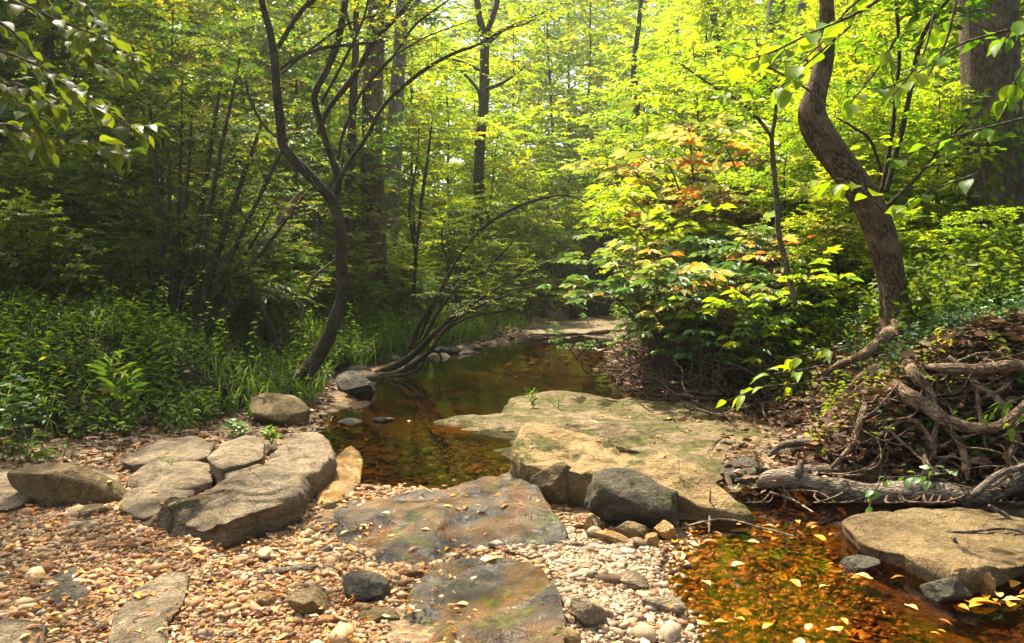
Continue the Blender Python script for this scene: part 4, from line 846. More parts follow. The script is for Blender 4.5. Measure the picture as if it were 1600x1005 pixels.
bough('low_bough', (2.5, 4.2, .9), 'pale green sprig reaching in from the right edge over the roots', [([(1640, 600, 3), (1600, 620, 2.5), (1560, 635, 2), (1530, 650, 1.5)], 4.2), ([(1640, 640, 3), (1600, 650, 2), (1570, 668, 1.5)], 4.2), ([(1470, 640, 2), (1450, 655, 2), (1440, 668, 1)], 4.6)], 151, 'leaf_big', .07, 12, wd=.35, lvc=.5)
# ------------------------------------------------------------ undergrowth
def plants(m, xs, ys, hgt, nleaf, leaf, rng, wd=.4, lvc=.4, stem=None, umb=.5):
    """many small herbs: a stem each and leaves up it"""
    z = terrain(xs, ys)[0]; kp = (z > .03) & ~((xs > -2.45) & (xs < -1.35) & (ys > 5.3) & (ys < 7.0)) & ~((xs > -2.0) & (xs < -1.1) & (ys > 7.2) & (ys < 8.8))
    xs, ys, z = xs[kp], ys[kp], z[kp]; n = len(xs); h = hgt * (.5 + .9 * rng.random(n)); ln = rng.normal(0, .3, (n, 2))
    base = np.stack([xs, ys, z], -1); top = base + np.stack([ln[:, 0] * h, ln[:, 1] * h, h], -1)
    if stem is not None: twigs(stem, base, top, .0035, .0012)
    plv = np.clip(rng.normal(lvc, .22, n), 0, 1)
    for j in range(nleaf):
        t = .25 + .75 * (j + 1) / nleaf; b = base + (top - base) * t; a = j * 2.4 + rng.random(n) * 6.28
        d = np.stack([np.cos(a), np.sin(a), .15 - .4 * rng.random(n)], -1)
        leaves(m, b, d, np.array((0, 0, 1.)) + rng.normal(0, .35, (n, 3)), leaf * (.6 + .7 * rng.random(n)) * (1.1 - .35 * t), wd, np.clip(plv + rng.normal(0, .1, n), 0, 1), shape=6, droop=.22)
def blades(m, xs, ys, L, rng, w0=.006, lvc=.5, bend=.5, z=None):
    z = terrain(xs, ys)[0]; kp = z > .03; xs, ys, z = xs[kp], ys[kp], z[kp]; n = len(xs); a = rng.random(n) * 2 * pi; L = L * (.5 + .8 * rng.random(n)); b = bend * (.4 + rng.random(n))
    o = np.stack([np.cos(a), np.sin(a), a * 0], -1); s = np.stack([-np.sin(a), np.cos(a), a * 0], -1); base = np.stack([xs, ys, z], -1); vs = []
    for k, (t, w_) in enumerate(((0, 1), (.35, 1.1), (.7, .8), (1, .06))):
        c = base + o * (b * L * t ** 2)[:, None] + np.array((0, 0, 1.)) * (L * (t - .35 * b * t ** 2.5))[:, None]
        vs += [c + s * w0 * w_, c - s * w0 * w_]
    v = np.stack(vs, 1); q = np.array([[0, 1, 3, 2], [2, 3, 5, 4], [4, 5, 7, 6]])
    m.add(v.reshape(-1, 3), (np.arange(n)[:, None, None] * 8 + q[None]).reshape(-1, 4), np.repeat(np.clip(rng.normal(lvc, .25, n), 0, 1), 8))
def scatter(rng, n, side, y0, y1, d0, d1, pw=1.):
    y = np.exp(np.log(y0) + (np.log(y1) - np.log(y0)) * rng.random(n)); d = d0 + (d1 - d0) * rng.random(n) ** pw
    if side < 0:
        XB = np.minimum(np.interp(y, BY, BX), np.interp(y, KY, KL)); return XB - np.where(y > 6.9, np.maximum(d, np.where(y > 9, .4, .12)), d), y
    return np.interp(y, RY, RX) + d, y
rng = np.random.default_rng(200)
def cover(name, side, y0, y1, d0, d1, n, hgt, nleaf, leaf, mat, label, **k):
    m = MB(); x, y = scatter(rng, n, side, y0, y1, d0, d1, k.pop('pw', 1.)); 
    dn = fbm(np.stack([x * .7, y * .7, x * 0], -1), 3, n % 97); kp = dn > k.pop('gap', -.22); x, y = x[kp], y[kp]
    plants(m, x, y, hgt, nleaf, leaf, rng, stem=m, **k)
    tag(obj(name, m.mesh(name, M[mat])), label, 'undergrowth', kind='stuff')
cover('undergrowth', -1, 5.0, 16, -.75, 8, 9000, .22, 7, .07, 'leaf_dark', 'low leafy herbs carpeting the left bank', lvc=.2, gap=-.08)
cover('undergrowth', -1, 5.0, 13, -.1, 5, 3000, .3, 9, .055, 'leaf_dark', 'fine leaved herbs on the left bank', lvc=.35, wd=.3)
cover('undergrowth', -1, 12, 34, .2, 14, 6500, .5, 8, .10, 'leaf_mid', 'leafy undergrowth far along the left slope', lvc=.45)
cover('undergrowth', 1, 7.0, 16, .45, 7, 7500, .32, 8, .07, 'leaf_mid', 'leafy herbs on the right bank', lvc=.6)
cover('undergrowth', 1, 14, 34, .5, 14, 5500, .5, 8, .10, 'leaf_lime', 'sunlit undergrowth far along the right bank', lvc=.4)
cover('undergrowth', 1, 5.4, 8.5, .9, 4.5, 1500, .42, 9, .085, 'leaf_dark', 'dark broad leaved growth behind the leaning tree', lvc=.55, wd=.5)
cover('undergrowth', 1, 5.6, 8.5, .3, 2.2, 2600, .2, 7, .065, 'leaf_mid', 'leafy herbs round the foot of the leaning tree', lvc=.6)
cover('undergrowth', 1, 4.8, 7.5, .65, 4, 3200, .16, 7, .05, 'leaf_cool', 'dark creeping leaves on the bank under the large trunk', lvc=.2, wd=.5)
cover('undergrowth', 1, 4.5, 7.5, .2, 1.0, 260, .12, 5, .05, 'leaf_mid', 'scattered small leaves among the roots', lvc=.8)
cover('undergrowth', -1, 5.6, 14, .2, 7, 700, .6, 13, .085, 'leaf_mid', 'taller herbs with pointed leaves on the left bank', lvc=.35, wd=.26, gap=0.)
m = MB(); x, y = scatter(rng, 140, -1, 5.6, 14, .0, 7); z = terrain(x, y)[0]
for i in range(140):
    a = rng.random() * 6.28; el = rng.uniform(-.05, 1.2); L = rng.uniform(.4, 1.3); d = np.array((cos(a) * cos(el), sin(a) * cos(el), sin(el))); p0 = np.array((x[i], y[i], z[i] + .03)); pts = [p0]
    for k in range(4): d = unit(d + rng.normal(0, .15, 3)); pts.append(pts[-1] + d * L / 4)
    tube(m, pts, [.007, .006, .005, .004, .002], 5, 12)
tag(obj('dead_twigs', m.mesh('dead_twigs', M['bark'], True)), 'thin dead twigs standing and lying in the left undergrowth', 'twigs', kind='stuff')
m = MB(); x, y = scatter(rng, 1600, -1, 5.6, 14, .0, 6); blades(m, x, y, .38, rng, .005, .3, .8)
tag(obj('grass', m.mesh('grass', M['grass'])), 'sparse arching grass among the left bank herbs', 'grass', kind='stuff')
m = MB()
for (x0, y0, s, n, L) in ((-1.85, 7.6, .22, 260, .28), (-1.9, 8.6, .25, 260, .3), (-1.6, 10.8, .35, 300, .36), (-1.4, 12.8, .5, 1300, .38), (-.6, 15, .5, 1200, .4), (.2, 17.5, .5, 700, .4), (-2.3, 6.9, .15, 160, .3), (-2.2, 11.5, .5, 300, .4)):
    blades(m, rng.normal(x0, s, n), rng.normal(y0, s, n), L, rng, .006, .5)
tag(obj('grass', m.mesh('grass', M['grass'])), 'bright green grass along the left shore', 'grass', kind='stuff')
m = MB()
x, y = scatter(rng, 160, 1, 6.8, 11, .6, 5); blades(m, x, y, .3, rng, .006, .6)
x, y = scatter(rng, 90, 1, 5.5, 7.5, .7, 3); blades(m, x, y, .4, rng, .005, .4, .9)
tag(obj('grass', m.mesh('grass', M['grass'])), 'long arching grass on the right bank', 'grass', kind='stuff')
# dry leaf litter
def litter(name, xs, ys, size, mat, label, lift=.01, z=None, curl=.5, lvc=None, pile=0):
    m = MB(); n = len(xs); z = terrain(xs, ys)[0] if z is None else z; z = z + pile * rng.random(n) ** 2; a = rng.random(n) * 6.28; d = np.stack([np.cos(a), np.sin(a), rng.normal(0, .3 * curl, n)], -1)
    leaves(m, np.stack([xs, ys, z + lift], -1), d, np.array((0, 0, 1.)) + rng.normal(0, curl, (n, 3)), size * (.5 + .9 * rng.random(n)), .38, rng=rng, shape=6, droop=-.15, fold=.3, lv=lvc)
    return tag(obj(name, m.mesh(name, M[mat])), label, 'leaf litter', kind='stuff')
x, y = scatter(rng, 9000, 1, 4.5, 10, -.05, 1.6); litter('leaf_litter', x, y, .085, 'litter', 'brown dry leaves covering the right bank and roots', pile=.10)
x, y = scatter(rng, 7000, 1, 8, 26, -.1, 6); litter('leaf_litter', x, y, .1, 'litter', 'brown dry leaves on the right bank farther on')
x, y = scatter(rng, 7000, -1, 5, 26, -.2, 7); litter('leaf_litter', x, y, .09, 'litter', 'brown dry leaves on the left bank')
q = np.array([onG(rng.uniform(1140, 1680), rng.uniform(585, 775), rng.uniform(.0, .12)) for _ in range(1900)])
litter('leaf_litter', q[:, 0], q[:, 1], .08, 'litter', 'brown dry leaves caught among the roots of the bank face', z=q[:, 2], curl=1.2)
q = np.array([onG(rng.uniform(1180, 1680), rng.uniform(560, 700), rng.uniform(.02, .14)) for _ in range(130)]); m = MB()
leaves(m, np.repeat(q, 3, 0), rng.normal(0, 1, (390, 3)) * (1, 1, .4), np.array((0, -.3, 1.)) + rng.normal(0, .4, (390, 3)), .045 + .03 * rng.random(390), .45, np.clip(rng.normal(.5, .25, 390), 0, 1), shape=6)
tag(obj('undergrowth', m.mesh('undergrowth', M['leaf_mid'])), 'small green leaves sprouting between the roots of the bank', 'undergrowth', kind='stuff')
q = np.array([onG(rng.uniform(1130, 1330), rng.uniform(655, 775), 0.) for _ in range(260)]); litter('leaf_litter', q[:, 0], q[:, 1], .07, 'litter', 'brown dry leaves drifted along the foot of the root bank', z=np.maximum(q[:, 2], .09))
y = rng.uniform(4.9, 7, 900); x = np.interp(y, BY, BX) + rng.uniform(-.4, 1.1, 900); litter('leaf_litter', x, y, .07, 'litter', 'brown dry leaves along the edge of the left herbs')
# brush heap by the pool edge on the right
m = MB()
for i in range(150):
    cx_, cy_ = rng.normal(1.75, .35), rng.normal(8.1, .8); z0 = gz(cx_, cy_) + .05 + .18 * rng.random(); a = rng.normal(pi, .8); d = np.array((cos(a), -.3 + .5 * rng.random(), rng.normal(-.05, .2))); pts = [np.array((cx_, cy_, z0))]
    for k in range(4): d = unit(d + rng.normal(0, .3, 3)); q = pts[-1] + d * .14; q[2] = max(q[2], gz(q[0], q[1]) + .01); pts.append(q)
    tube(m, pts, [.009, .008, .007, .005, .002], 5, 12)
tag(obj('brush_heap', m.mesh('brush_heap', M['root'], True)), 'tangled heap of dead twigs at the pool edge below the orange leaves', 'brushwood', kind='stuff')
x = rng.normal(1.75, .35, 1500); y = rng.normal(8.1, .8, 1500); litter('leaf_litter', x, y, .08, 'litter', 'dead leaves caught in the twig heap', pile=.22)
x = rng.normal(3.1, 0.5, 400)
# orange leaf drift in the gravel: tiny bits
x, y = wedge(2.3, 4.6, -.7, -.05)(rng, 1200); litter('leaf_litter', x, y, .028, 'fallen', 'small orange leaf scraps scattered through the gravel', .02, np.maximum(terrain(x, y)[0], 0) + .015)
x = .75 + .9 * rng.random(110) ** 1.5; y = 2.4 + 1.8 * rng.random(110); litter('sunken_leaves', x, y, .06, 'fallen', 'orange leaves sunk on the bed of the amber pool', .012)

# fallen leaves one can count
bpy.context.view_layer.update()
dg = bpy.context.evaluated_depsgraph_get()
from mathutils.bvhtree import BVHTree
solid = [o for o in S.objects if o.type == 'MESH' and (o.get('category') in ('rock',) or o.name.startswith('ground'))]
trees_ = []
for o in solid:
    mw = o.matrix_world; vv = np.array([v.co[:] for v in o.data.vertices]) if len(o.data.vertices) < 60000 else None
    if vv is None: continue
    b = BVHTree.FromPolygons([mw @ v.co for v in o.data.vertices], [p.vertices[:] for p in o.data.polygons]); trees_.append(b)
def drop(x, y):
    """height of whatever lies at (x, y)"""
    z = max(gz(x, y), 0.004)
    for b in trees_:
        hit = b.ray_cast(Vector((x, y, 2)), Vector((0, 0, -1)))
        if hit[0] is not None and hit[0].z > z: z = hit[0].z
    return z
LEAF = []
for k in range(5):
    m = MB(); r_ = np.random.default_rng(300 + k)
    leaves(m, np.zeros((1, 3)), np.array([[1., 0, 0]]), np.array([[0, 0, 1.]]), 1., .15 + .03 * k, np.array([.1 + .2 * k]), shape=9, droop=-.05 * (k % 3) + .03, fold=.16)
    LEAF.append(m.mesh('fallen_leaf', M['fallen']))
def fallen(px, py, sizepx, label, grp, kind=None, rot=None, z=None):
    d0 = Vector(unit(ray(px, py))); g0 = onG(px, py, 0, .006); best = np.linalg.norm(g0 - np.array((0, 0, H))); nz = 1.; lift = .012 if g0[2] > .012 else 0
    for b in trees_:
        hit = b.ray_cast(Vector((0, 0, H)), d0)
        if hit[0] is not None and hit[3] < best: best = hit[3]; g0 = np.array(hit[0]); nz = abs(hit[1].z); lift = 0
    if nz < .6: return
    g0 = g0 + np.array((0, 0, lift))
    g0 = g0 + np.array((0, 0, .003))
    o = obj('fallen_leaf', LEAF[int(rng.integers(5)) if kind is None else kind], loc=g0); s = .82 * sizepx * g0[1] / F; o.scale = (s, s, s)
    o.rotation_euler = (rng.normal(0, .10), rng.normal(.04, .07), rng.random() * 6.28 if rot is None else rot); tag(o, label, 'fallen leaf', grp)
hero_l = [(215, 914, 34, 'bright orange leaf lying on the long smooth grey rock', 2), (180, 933, 44, 'large orange leaf just left of the long smooth grey rock', 2), (245, 838, 34, 'upright orange leaf below the brown wedge rock', 1), (275, 821, 34, 'pale orange leaf at the foot of the largest grey block', 3), (295, 878, 34, 'orange leaf beside the top end of the long grey rock', 2),
 (348, 938, 40, 'orange leaf on gravel right of the long grey rock', 2), (180, 955, 28, 'curled orange leaf at the left flank of the long grey rock', 1), (215, 963, 30, 'rust coloured leaf on the long grey rock near the bottom', 1), (712, 945, 30, 'yellow leaf standing on the lower wet slab', 4), (780, 872, 48, 'long pale yellow leaf at the top of the lower wet slab', 4),
 (655, 856, 24, 'brown orange leaf in the middle of the upper wet slab', 1), (672, 829, 20, 'small pale leaf in the middle of the upper wet slab', 4), (575, 838, 26, 'rust leaf on the amber side of the upper wet slab', 1), (597, 802, 20, 'cream leaf on the amber side of the upper wet slab', 4), (695, 862, 26, 'orange leaf at the lower edge of the upper wet slab', 1), (715, 860, 22, 'dark rust leaf at the lower edge of the upper wet slab', 0),
 (745, 802, 24, 'pale yellow leaf near the moss patch of the upper wet slab', 4), (1235, 906, 34, 'yellow leaf floating in the middle of the amber pool', 3), (1315, 980, 26, 'single small yellow leaf floating near the bottom right', 3), (1515, 895, 52, 'big golden leaf lying on the blocky dark stone', 3), (1560, 945, 60, 'long orange leaf floating right of the blocky dark stone', 2), (1515, 955, 46, 'narrow orange leaf floating under the blocky dark stone', 2),
 (1250, 997, 44, 'cream leaf at the bottom edge in the amber pool', 4), (1060, 862, 50, 'long pale leaf lying at the head of the amber pool', 4), (1030, 855, 44, 'slender cream leaf between pale pebbles and amber pool', 4), (640, 660, 12, 'tiny pale leaf floating on the still pool', 4)]
for x_, y_, s_, lb, k_ in hero_l: fallen(x_, y_, s_, lb, None, k_)
zones = [(120, (20, 560, 800, 1000), 24, 'orange fallen leaf lying on the lower left gravel', 'leaves fallen on the gravel'), (16, (1080, 1310, 815, 850), 30, 'orange fallen leaf gathered along the head of the amber pool', 'leaves at the head of the pool'),
 (22, (1060, 1590, 880, 1000), 26, 'orange leaf lying in the near amber pool', 'leaves floating in the near pool'), (16, (1500, 1598, 905, 960), 32, 'orange leaf packed by the dark stone at the right edge', 'leaves at the right edge'), (18, (800, 1060, 850, 1000), 18, 'rust leaf lying on the pale pebbles', 'leaves on the pale pebbles'),
 (16, (500, 870, 770, 860), 14, 'small brown leaf stuck to the upper wet slab', 'leaves on the upper wet slab'), (44, (900, 1250, 640, 720), 14, 'small brown leaf on the flat bedrock shelf', 'leaves on the bedrock shelf'), (10, (690, 870, 775, 800), 20, 'tan leaf caught at the top edge of the upper wet slab', 'leaves at the top of the wet slab'), (12, (160, 330, 690, 790), 16, 'tan leaf among the left grey blocks', 'leaves among the left rocks')]
for n_, (x0, x1, y0, y1), s_, lb, gp in zones:
    for i in range(n_): fallen(rng.uniform(x0, x1), rng.uniform(y0, y1), s_ * rng.uniform(.6, 1.3), lb, gp)

# small sprouts that stand out
def sprout(px, py, Y, h, n, leaf, mat, label, seed, wd=.3, up=.5, z=None):
    r_ = np.random.default_rng(seed); b0 = P(px, py, Y); T = empty('sprout', b0); tag(T, label, 'plant'); bm, lm = MB(), MB()
    for k in range(3 if h < .3 else 5):
        top = b0 + np.array((r_.normal(0, .25 * h), r_.normal(0, .25 * h), h * r_.uniform(.6, 1))); twigs(bm, b0[None], top[None], .003, .001)
        t = np.linspace(.2, 1, n)[:, None]; a = np.arange(n) * 2.4 + r_.random() * 6
        leaves(lm, b0 + (top - b0) * t, np.stack([np.cos(a), np.sin(a), up + a * 0], -1), np.array((0, 0, 1.)) + r_.normal(0, .3, (n, 3)), leaf * (.7 + .5 * r_.random(n)), wd, rng=r_, shape=6)
    part_from(bm, 'stem', 'bark', T); part_from(lm, 'foliage', mat, T, False)
sprout(833, 640, 7.35, .2, 8, .06, 'grass', 'bright green sprout growing from the far edge of the bedrock shelf', 1, .3, .9)
sprout(872, 642, 7.3, .12, 6, .035, 'grass', 'small sprout right of the taller one on the bedrock shelf', 2, .25, 1.2)
sprout(258, 752, 4.75, .15, 22, .035, 'leaf_cool', 'grey green tuft growing between the left grey blocks', 3, .12, .8)
sprout(190, 640, 5.8, .38, 9, .17, 'grass', 'tall lime sprout with long narrow leaves on the left bank', 4, .13, .6)
sprout(425, 695, 5.4, .12, 6, .07, 'leaf_big', 'round leaved green sprout between tan boulder and pale block', 5, .6, .4)
sprout(370, 690, 5.5, .14, 7, .08, 'leaf_cool', 'heart leaved plant at the back of the left rock pile', 6, .6, .3)
sprout(30, 690, 5.1, .45, 12, .09, 'leaf_cool', 'dark leafy plant at the left edge above the grey slab', 7, .45, .2)

# palmate shrubs turning orange on the right bank
def palmate_shrub(name, loc, seed, h, spread, nst, leaf, mat, label, lvc, group=None, ntw=16):
    r_ = np.random.default_rng(seed); bm, lm = MB(), MB(); o = np.zeros(3)
    for s in range(nst):
        a = s * 2.4 + r_.random(); L = h * r_.uniform(.6, 1.1); pts = [o + r_.normal(0, .08, 3) * (1, 1, 0), np.array((cos(a) * spread * .25, sin(a) * spread * .25, L * .55)), np.array((cos(a) * spread * .7, sin(a) * spread * .7, L * .9)), np.array((cos(a) * spread * 1.1, sin(a) * spread * 1.1, L * .92))]
        c, _ = tube(bm, pts, [.014, .010, .006, .003], 5, 14)
        k = ntw; t = .25 + .75 * r_.random(k); i = np.clip((t * 13).astype(int), 0, 12); A = c[i]; dd = unit(np.stack([r_.normal(0, 1, k), r_.normal(0, 1, k), .25 + 0 * t], -1)); B = A + dd * (.12 + .3 * r_.random(k))[:, None]
        twigs(bm, A, B, .004, .002); base_lv = np.clip(r_.normal(lvc, .3, k), 0, 1)
        for q in range(5):  # five leaflets spread like a hand
            an = (q - 2) * .62; sd = unit(np.cross(dd, (0, 0, 1.))); d2 = dd * cos(an) + sd * sin(an) - np.array((0, 0, .18))
            leaves(lm, B, d2, np.array((0, 0, 1.)) + r_.normal(0, .25, (k, 3)), leaf * (1 - .12 * abs(q - 2)) * (.8 + .4 * r_.random(k)), .34, np.clip(base_lv + r_.normal(0, .08, k), 0, 1), shape=6, droop=.2)
    T = empty(name); obj('stem', bm.mesh('stem', M['bark'], True), T); obj('crown', lm.mesh('crown', M[mat]), T); tag(T, label, 'shrub', group); T.location = loc; return T
pl = [palmate_shrub('palmate_shrub', (0, 0, -50), 400 + i, 1.3, .75, 9, .155, 'leaf_turn', 'shrub with hand shaped leaves turning orange on the right bank', .5, 'turning shrubs on the right bank', 20) for i in range(3)]
spots = [(1035, 470, 9.0, .9), (1040, 440, 8.4, 1.0), (1100, 430, 8.0, 1.1), (1050, 520, 8.8, .7), (1150, 400, 8.6, 1.2), (1070, 350, 9.8, 1.3), (1180, 350, 9.6, 1.3), (1050, 380, 10.6, 1.2), (1250, 390, 7.9, 1.0), (1120, 480, 7.6, .85), (1010, 500, 10.6, .7), (1300, 400, 7.9, 1.0), (1090, 290, 10.5, 1.5), (1200, 470, 7.2, .7), (1190, 280, 10.5, 1.5), (1085, 330, 11.5, 1.4)]
for i, (px, py, Yp, sc) in enumerate(spots):
    q = P(px, py, Yp); z = gz(q[0], q[1]); sc2 = max(.45, (q[2] - z) / 1.0)
    loc = (q[0], q[1], z - .02)
    if i < 3: pl[i].location = loc; pl[i].scale = (sc2,) * 3; o = pl[i]
    else: o = copy_tree(pl[i % 3], loc, i * 1.9, sc2)
    if i % 2:
        for c in o.children:
            if c.name.startswith('crown'): c.material_slots[0].link = 'OBJECT'; c.material_slots[0].material = M['leaf_cool' if i % 8 == 1 else 'leaf_lime']
        o['label'] = 'shrub with hand shaped green leaves on the right bank'; o['group'] = 'green shrubs on the right bank'
o = palmate_shrub('palmate_shrub', (0, 0, 0), 444, .25, .5, 3, .10, 'leaf_cool', 'low leafy branch with pale leaves reaching over the far pool', .5, None, 9); o.location = P(905, 560, 9.6)

# ------------------------------------------------------------ forest around the stream
def protos():
    D = {}
    def mk(key, *a, **k):
        t = make_tree(*a, **k); t.location = (0, 0, -60); D[key] = t; return t
    mk('u1', 'understorey_tree', 501, 6.5, .06, .12, 2.5, 26, 17, .125, 'bark_dark', 'leaf_mid', k=9, per=4, spl=.42, tl=.95, rise=.35, flat=.3)
    mk('u2', 'understorey_tree', 502, 5.0, .05, .10, 2.1, 24, 16, .11, 'bark_dark', 'leaf_mid', k=9, per=4, spl=.38, tl=.85, rise=.3, lean=(.8, .2), flat=.3)
    mk('u3', 'understorey_tree', 503, 8.0, .08, .15, 2.9, 32, 17, .13, 'bark', 'leaf_mid', k=9, per=4, spl=.46, tl=1.1, rise=.4, flat=.3)
    mk('c1', 'canopy_tree', 504, 15, .17, .38, 4.2, 34, 20, .15, 'bark', 'leaf_mid', k=9, per=5, spl=.6, tl=1.5, rise=.5)
    mk('c2', 'canopy_tree', 505, 18, .2, .30, 4.6, 36, 20, .16, 'bark_grey', 'leaf_mid', k=9, per=5, spl=.62, tl=1.6, rise=.5)
    mk('v1', 'understorey_tree', 521, 7.5, .06, .10, 2.9, 26, 8, .15, 'bark_dark', 'leaf_mid', k=8, per=4, spl=.5, tl=1.1, rise=.35, flat=.3)
    mk('o1', 'overhanging_tree', 514, 11, .14, .42, 4.6, 30, 15, .13, 'bark', 'leaf_mid', k=8, per=3, spl=.5, tl=1.3, rise=.25)  # sparse crown added to throw dappled shade from outside the view
    mk('s1', 'leafy_shrub', 506, 1.9, .025, .05, 1.0, 24, 10, .09, 'bark_dark', 'leaf_mid', k=9, per=3, spl=.3, tl=.5, rise=.7, seg=6)
    mk('s2', 'leafy_shrub', 507, 1.5, .02, .05, .9, 22, 10, .08, 'bark_dark', 'leaf_mid', k=11, per=3, spl=.28, tl=.45, rise=.8, seg=6, wd=.3)
    return D
D = protos()
LB = {'v': ('understorey tree', 'tree'), 'o': ('overhanging tree', 'tree'), 'u': ('understorey tree', 'tree'), 'c': ('tall canopy tree', 'tree'), 's': ('leafy shrub', 'shrub')}
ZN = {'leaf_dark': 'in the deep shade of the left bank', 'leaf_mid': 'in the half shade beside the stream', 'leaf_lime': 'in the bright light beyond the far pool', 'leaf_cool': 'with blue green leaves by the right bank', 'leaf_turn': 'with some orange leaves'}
used = set()
def put(key, x, y, mat, sc=1., rz=None, where=None):
    rz = (x * 7.3 + y * 3.1) % 6.28 if rz is None else rz
    o = copy_tree(D[key], (x, y, gz(x, y) - .05), rz, sc, M[mat])
    wh = where or ('on the left slope' if x < np.interp(y, KY, KL) else 'on the right bank')
    dist = 'close by' if y < 13 else ('in the middle distance' if y < 22 else 'far off')
    tone = {'leaf_dark': 'dark green', 'leaf_mid': 'green', 'leaf_lime': 'bright yellow green', 'leaf_cool': 'blue green', 'leaf_turn': 'orange tinged'}[mat]
    lb, ct = LB[key[0]]; tag(o, f'{tone} {lb} {wh}, {dist}', ct, f'{tone} {lb}s {wh}, {dist}')
r_ = np.random.default_rng(601)
# left slope, rows going back
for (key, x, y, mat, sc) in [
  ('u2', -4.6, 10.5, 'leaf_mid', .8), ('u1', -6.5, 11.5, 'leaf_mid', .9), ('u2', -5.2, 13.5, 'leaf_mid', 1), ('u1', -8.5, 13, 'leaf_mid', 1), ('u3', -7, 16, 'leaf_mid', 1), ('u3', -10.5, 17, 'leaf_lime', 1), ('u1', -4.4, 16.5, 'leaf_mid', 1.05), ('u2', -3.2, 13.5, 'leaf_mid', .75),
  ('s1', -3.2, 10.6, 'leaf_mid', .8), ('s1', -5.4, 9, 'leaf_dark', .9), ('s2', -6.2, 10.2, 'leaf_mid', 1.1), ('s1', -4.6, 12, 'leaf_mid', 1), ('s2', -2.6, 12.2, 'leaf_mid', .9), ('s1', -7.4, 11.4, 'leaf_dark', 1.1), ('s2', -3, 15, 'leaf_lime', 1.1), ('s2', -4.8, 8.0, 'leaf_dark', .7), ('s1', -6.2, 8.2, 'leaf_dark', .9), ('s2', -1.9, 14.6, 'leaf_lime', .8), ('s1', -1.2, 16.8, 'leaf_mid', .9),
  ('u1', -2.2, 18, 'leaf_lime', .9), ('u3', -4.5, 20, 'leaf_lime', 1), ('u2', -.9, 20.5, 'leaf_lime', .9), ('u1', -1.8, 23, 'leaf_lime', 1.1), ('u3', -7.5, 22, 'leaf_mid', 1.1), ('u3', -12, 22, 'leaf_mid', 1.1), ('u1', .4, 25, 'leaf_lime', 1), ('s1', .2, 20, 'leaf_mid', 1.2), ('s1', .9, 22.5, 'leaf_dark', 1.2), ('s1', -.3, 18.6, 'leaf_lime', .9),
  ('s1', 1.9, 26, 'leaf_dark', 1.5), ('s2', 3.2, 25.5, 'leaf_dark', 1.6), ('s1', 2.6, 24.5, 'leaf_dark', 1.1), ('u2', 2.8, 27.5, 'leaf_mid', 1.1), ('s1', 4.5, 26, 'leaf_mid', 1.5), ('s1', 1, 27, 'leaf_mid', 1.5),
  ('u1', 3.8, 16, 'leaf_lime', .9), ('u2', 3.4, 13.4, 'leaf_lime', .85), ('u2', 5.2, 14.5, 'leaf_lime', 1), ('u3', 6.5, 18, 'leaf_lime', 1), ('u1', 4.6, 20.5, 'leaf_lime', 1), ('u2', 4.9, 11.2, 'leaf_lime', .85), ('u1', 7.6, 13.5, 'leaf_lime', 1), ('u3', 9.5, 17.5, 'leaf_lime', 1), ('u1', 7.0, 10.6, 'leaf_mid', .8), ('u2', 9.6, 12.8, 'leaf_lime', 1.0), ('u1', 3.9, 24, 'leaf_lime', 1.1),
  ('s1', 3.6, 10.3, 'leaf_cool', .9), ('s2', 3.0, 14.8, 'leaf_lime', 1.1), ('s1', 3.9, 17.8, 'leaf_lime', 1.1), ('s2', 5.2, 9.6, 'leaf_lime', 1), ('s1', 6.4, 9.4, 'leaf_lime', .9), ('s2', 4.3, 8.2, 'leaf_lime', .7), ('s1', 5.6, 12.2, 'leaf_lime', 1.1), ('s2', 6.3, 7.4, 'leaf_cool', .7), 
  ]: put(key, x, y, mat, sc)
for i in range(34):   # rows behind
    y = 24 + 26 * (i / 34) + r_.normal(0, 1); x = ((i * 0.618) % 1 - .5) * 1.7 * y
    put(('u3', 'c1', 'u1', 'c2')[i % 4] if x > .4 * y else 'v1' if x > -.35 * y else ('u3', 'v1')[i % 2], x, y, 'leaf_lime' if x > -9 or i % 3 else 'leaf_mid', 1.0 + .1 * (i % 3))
for i in range(26):
    y = 46 + 18 * r_.random(); x = (i / 25 - .5) * 1.6 * y; put(('c1', 'c2')[i % 2], x, y, 'leaf_lime', 1.2)
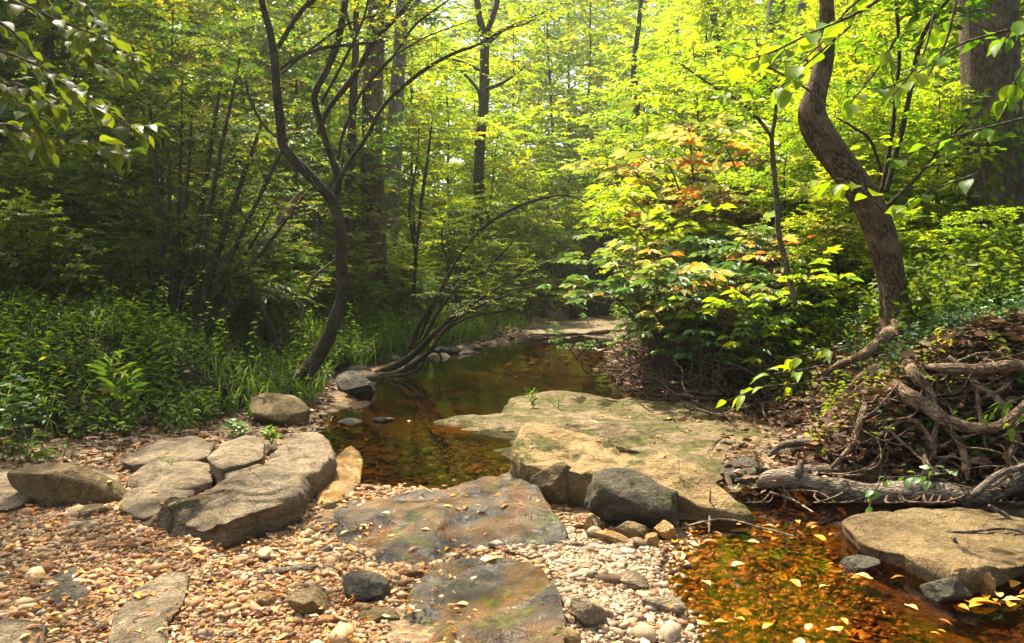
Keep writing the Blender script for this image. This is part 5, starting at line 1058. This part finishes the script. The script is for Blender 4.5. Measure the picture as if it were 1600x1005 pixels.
for mt, sd, lb in (('leaf_lime', 7, 'bright far off wooded slope behind the stream'), ('leaf_lime', 8, 'farther rows of the far off wooded slope')):
    m = MB(); n = 3600; rw = np.random.default_rng(sd); x = rw.uniform(-44, 44, n); y = 33 + 27 * rw.random(n) + (sd - 7) * 3; zz = terrain(x, y)[0] + 20 * rw.random(n) ** 1.25 + .2
    kp = fbm(np.stack([x * .22, y * .22, zz * .3], -1), 2, sd) > (-.05 if sd == 7 else .0); x, y, zz = x[kp], y[kp], zz[kp]; n = len(x)
    sprays(m, m, np.stack([x, y, zz], -1), rw.normal(0, 1, (n, 3)) * (1, 1, .25), 1.3, 13, .3, rw, shape=4, lvc=.5, lvs=.3)
    tag(obj('distant_wood', m.mesh('distant_wood', M[mt])), lb, 'wood', kind='stuff')
for (key, x, y, sc) in [('v1', 0, 30, 1.4), ('v1', 3, 31.5, 1.6), ('v1', -3.5, 29, 1.3), ('v1', 5.5, 29, 1.4), ('v1', 1.5, 34, 1.9), ('v1', 2.6, 37, 1.9), ('v1', 7.5, 24, 1.3), ('v1', 5.6, 22.5, 1.15), ('v1', 9, 21, 1.2), ('v1', 12, 26, 1.4)]: put(key, x, y, 'leaf_lime', sc)
for (key, x, y, sc) in [('u1', 2.9, 8.6, .34), ('u2', 3.6, 9.2, .5), ('u1', 4.2, 10, .5), ('u2', 3.1, 7.5, .30), ('u2', 4.6, 8.6, .45)]: put(key, x, y, 'leaf_lime', sc, where='among the turning shrubs of the right bank')
for (key, x, y, sc) in [('s1', 4.1, 6.9, .4), ('s2', 5.2, 7.0, .45), ('s1', 5.9, 6.4, .5), ('s2', 4.6, 6.2, .35), ('s1', 3.6, 7.6, .45), ('s2', 6.4, 8.6, .7)]: put(key, x, y, 'leaf_lime', sc, where='between the leaning tree and the large trunk')
# trees added up-sun, mostly out of view: crowns shade left bank and gravel
for (key, x, y, sc) in [('c2', -17, 20, 1.1), ('o1', -6.7, 7.4, 1.0), ('o1', -7.8, 12.4, 1.0)]: put(key, x, y, 'leaf_mid', sc)
for (key, x, y, sc) in [('c1', 9, 3, 1), ('c2', 7, -4, 1), ('c1', -7, -3, 1), ('c2', 0, -9, 1.1), ('c1', 12, 9, 1)]: put(key, x, y, 'leaf_mid', sc, where='around the camera')
for t in D.values():
    for c in list(t.children): bpy.data.objects.remove(c)
    bpy.data.objects.remove(t)

haze(.0014)
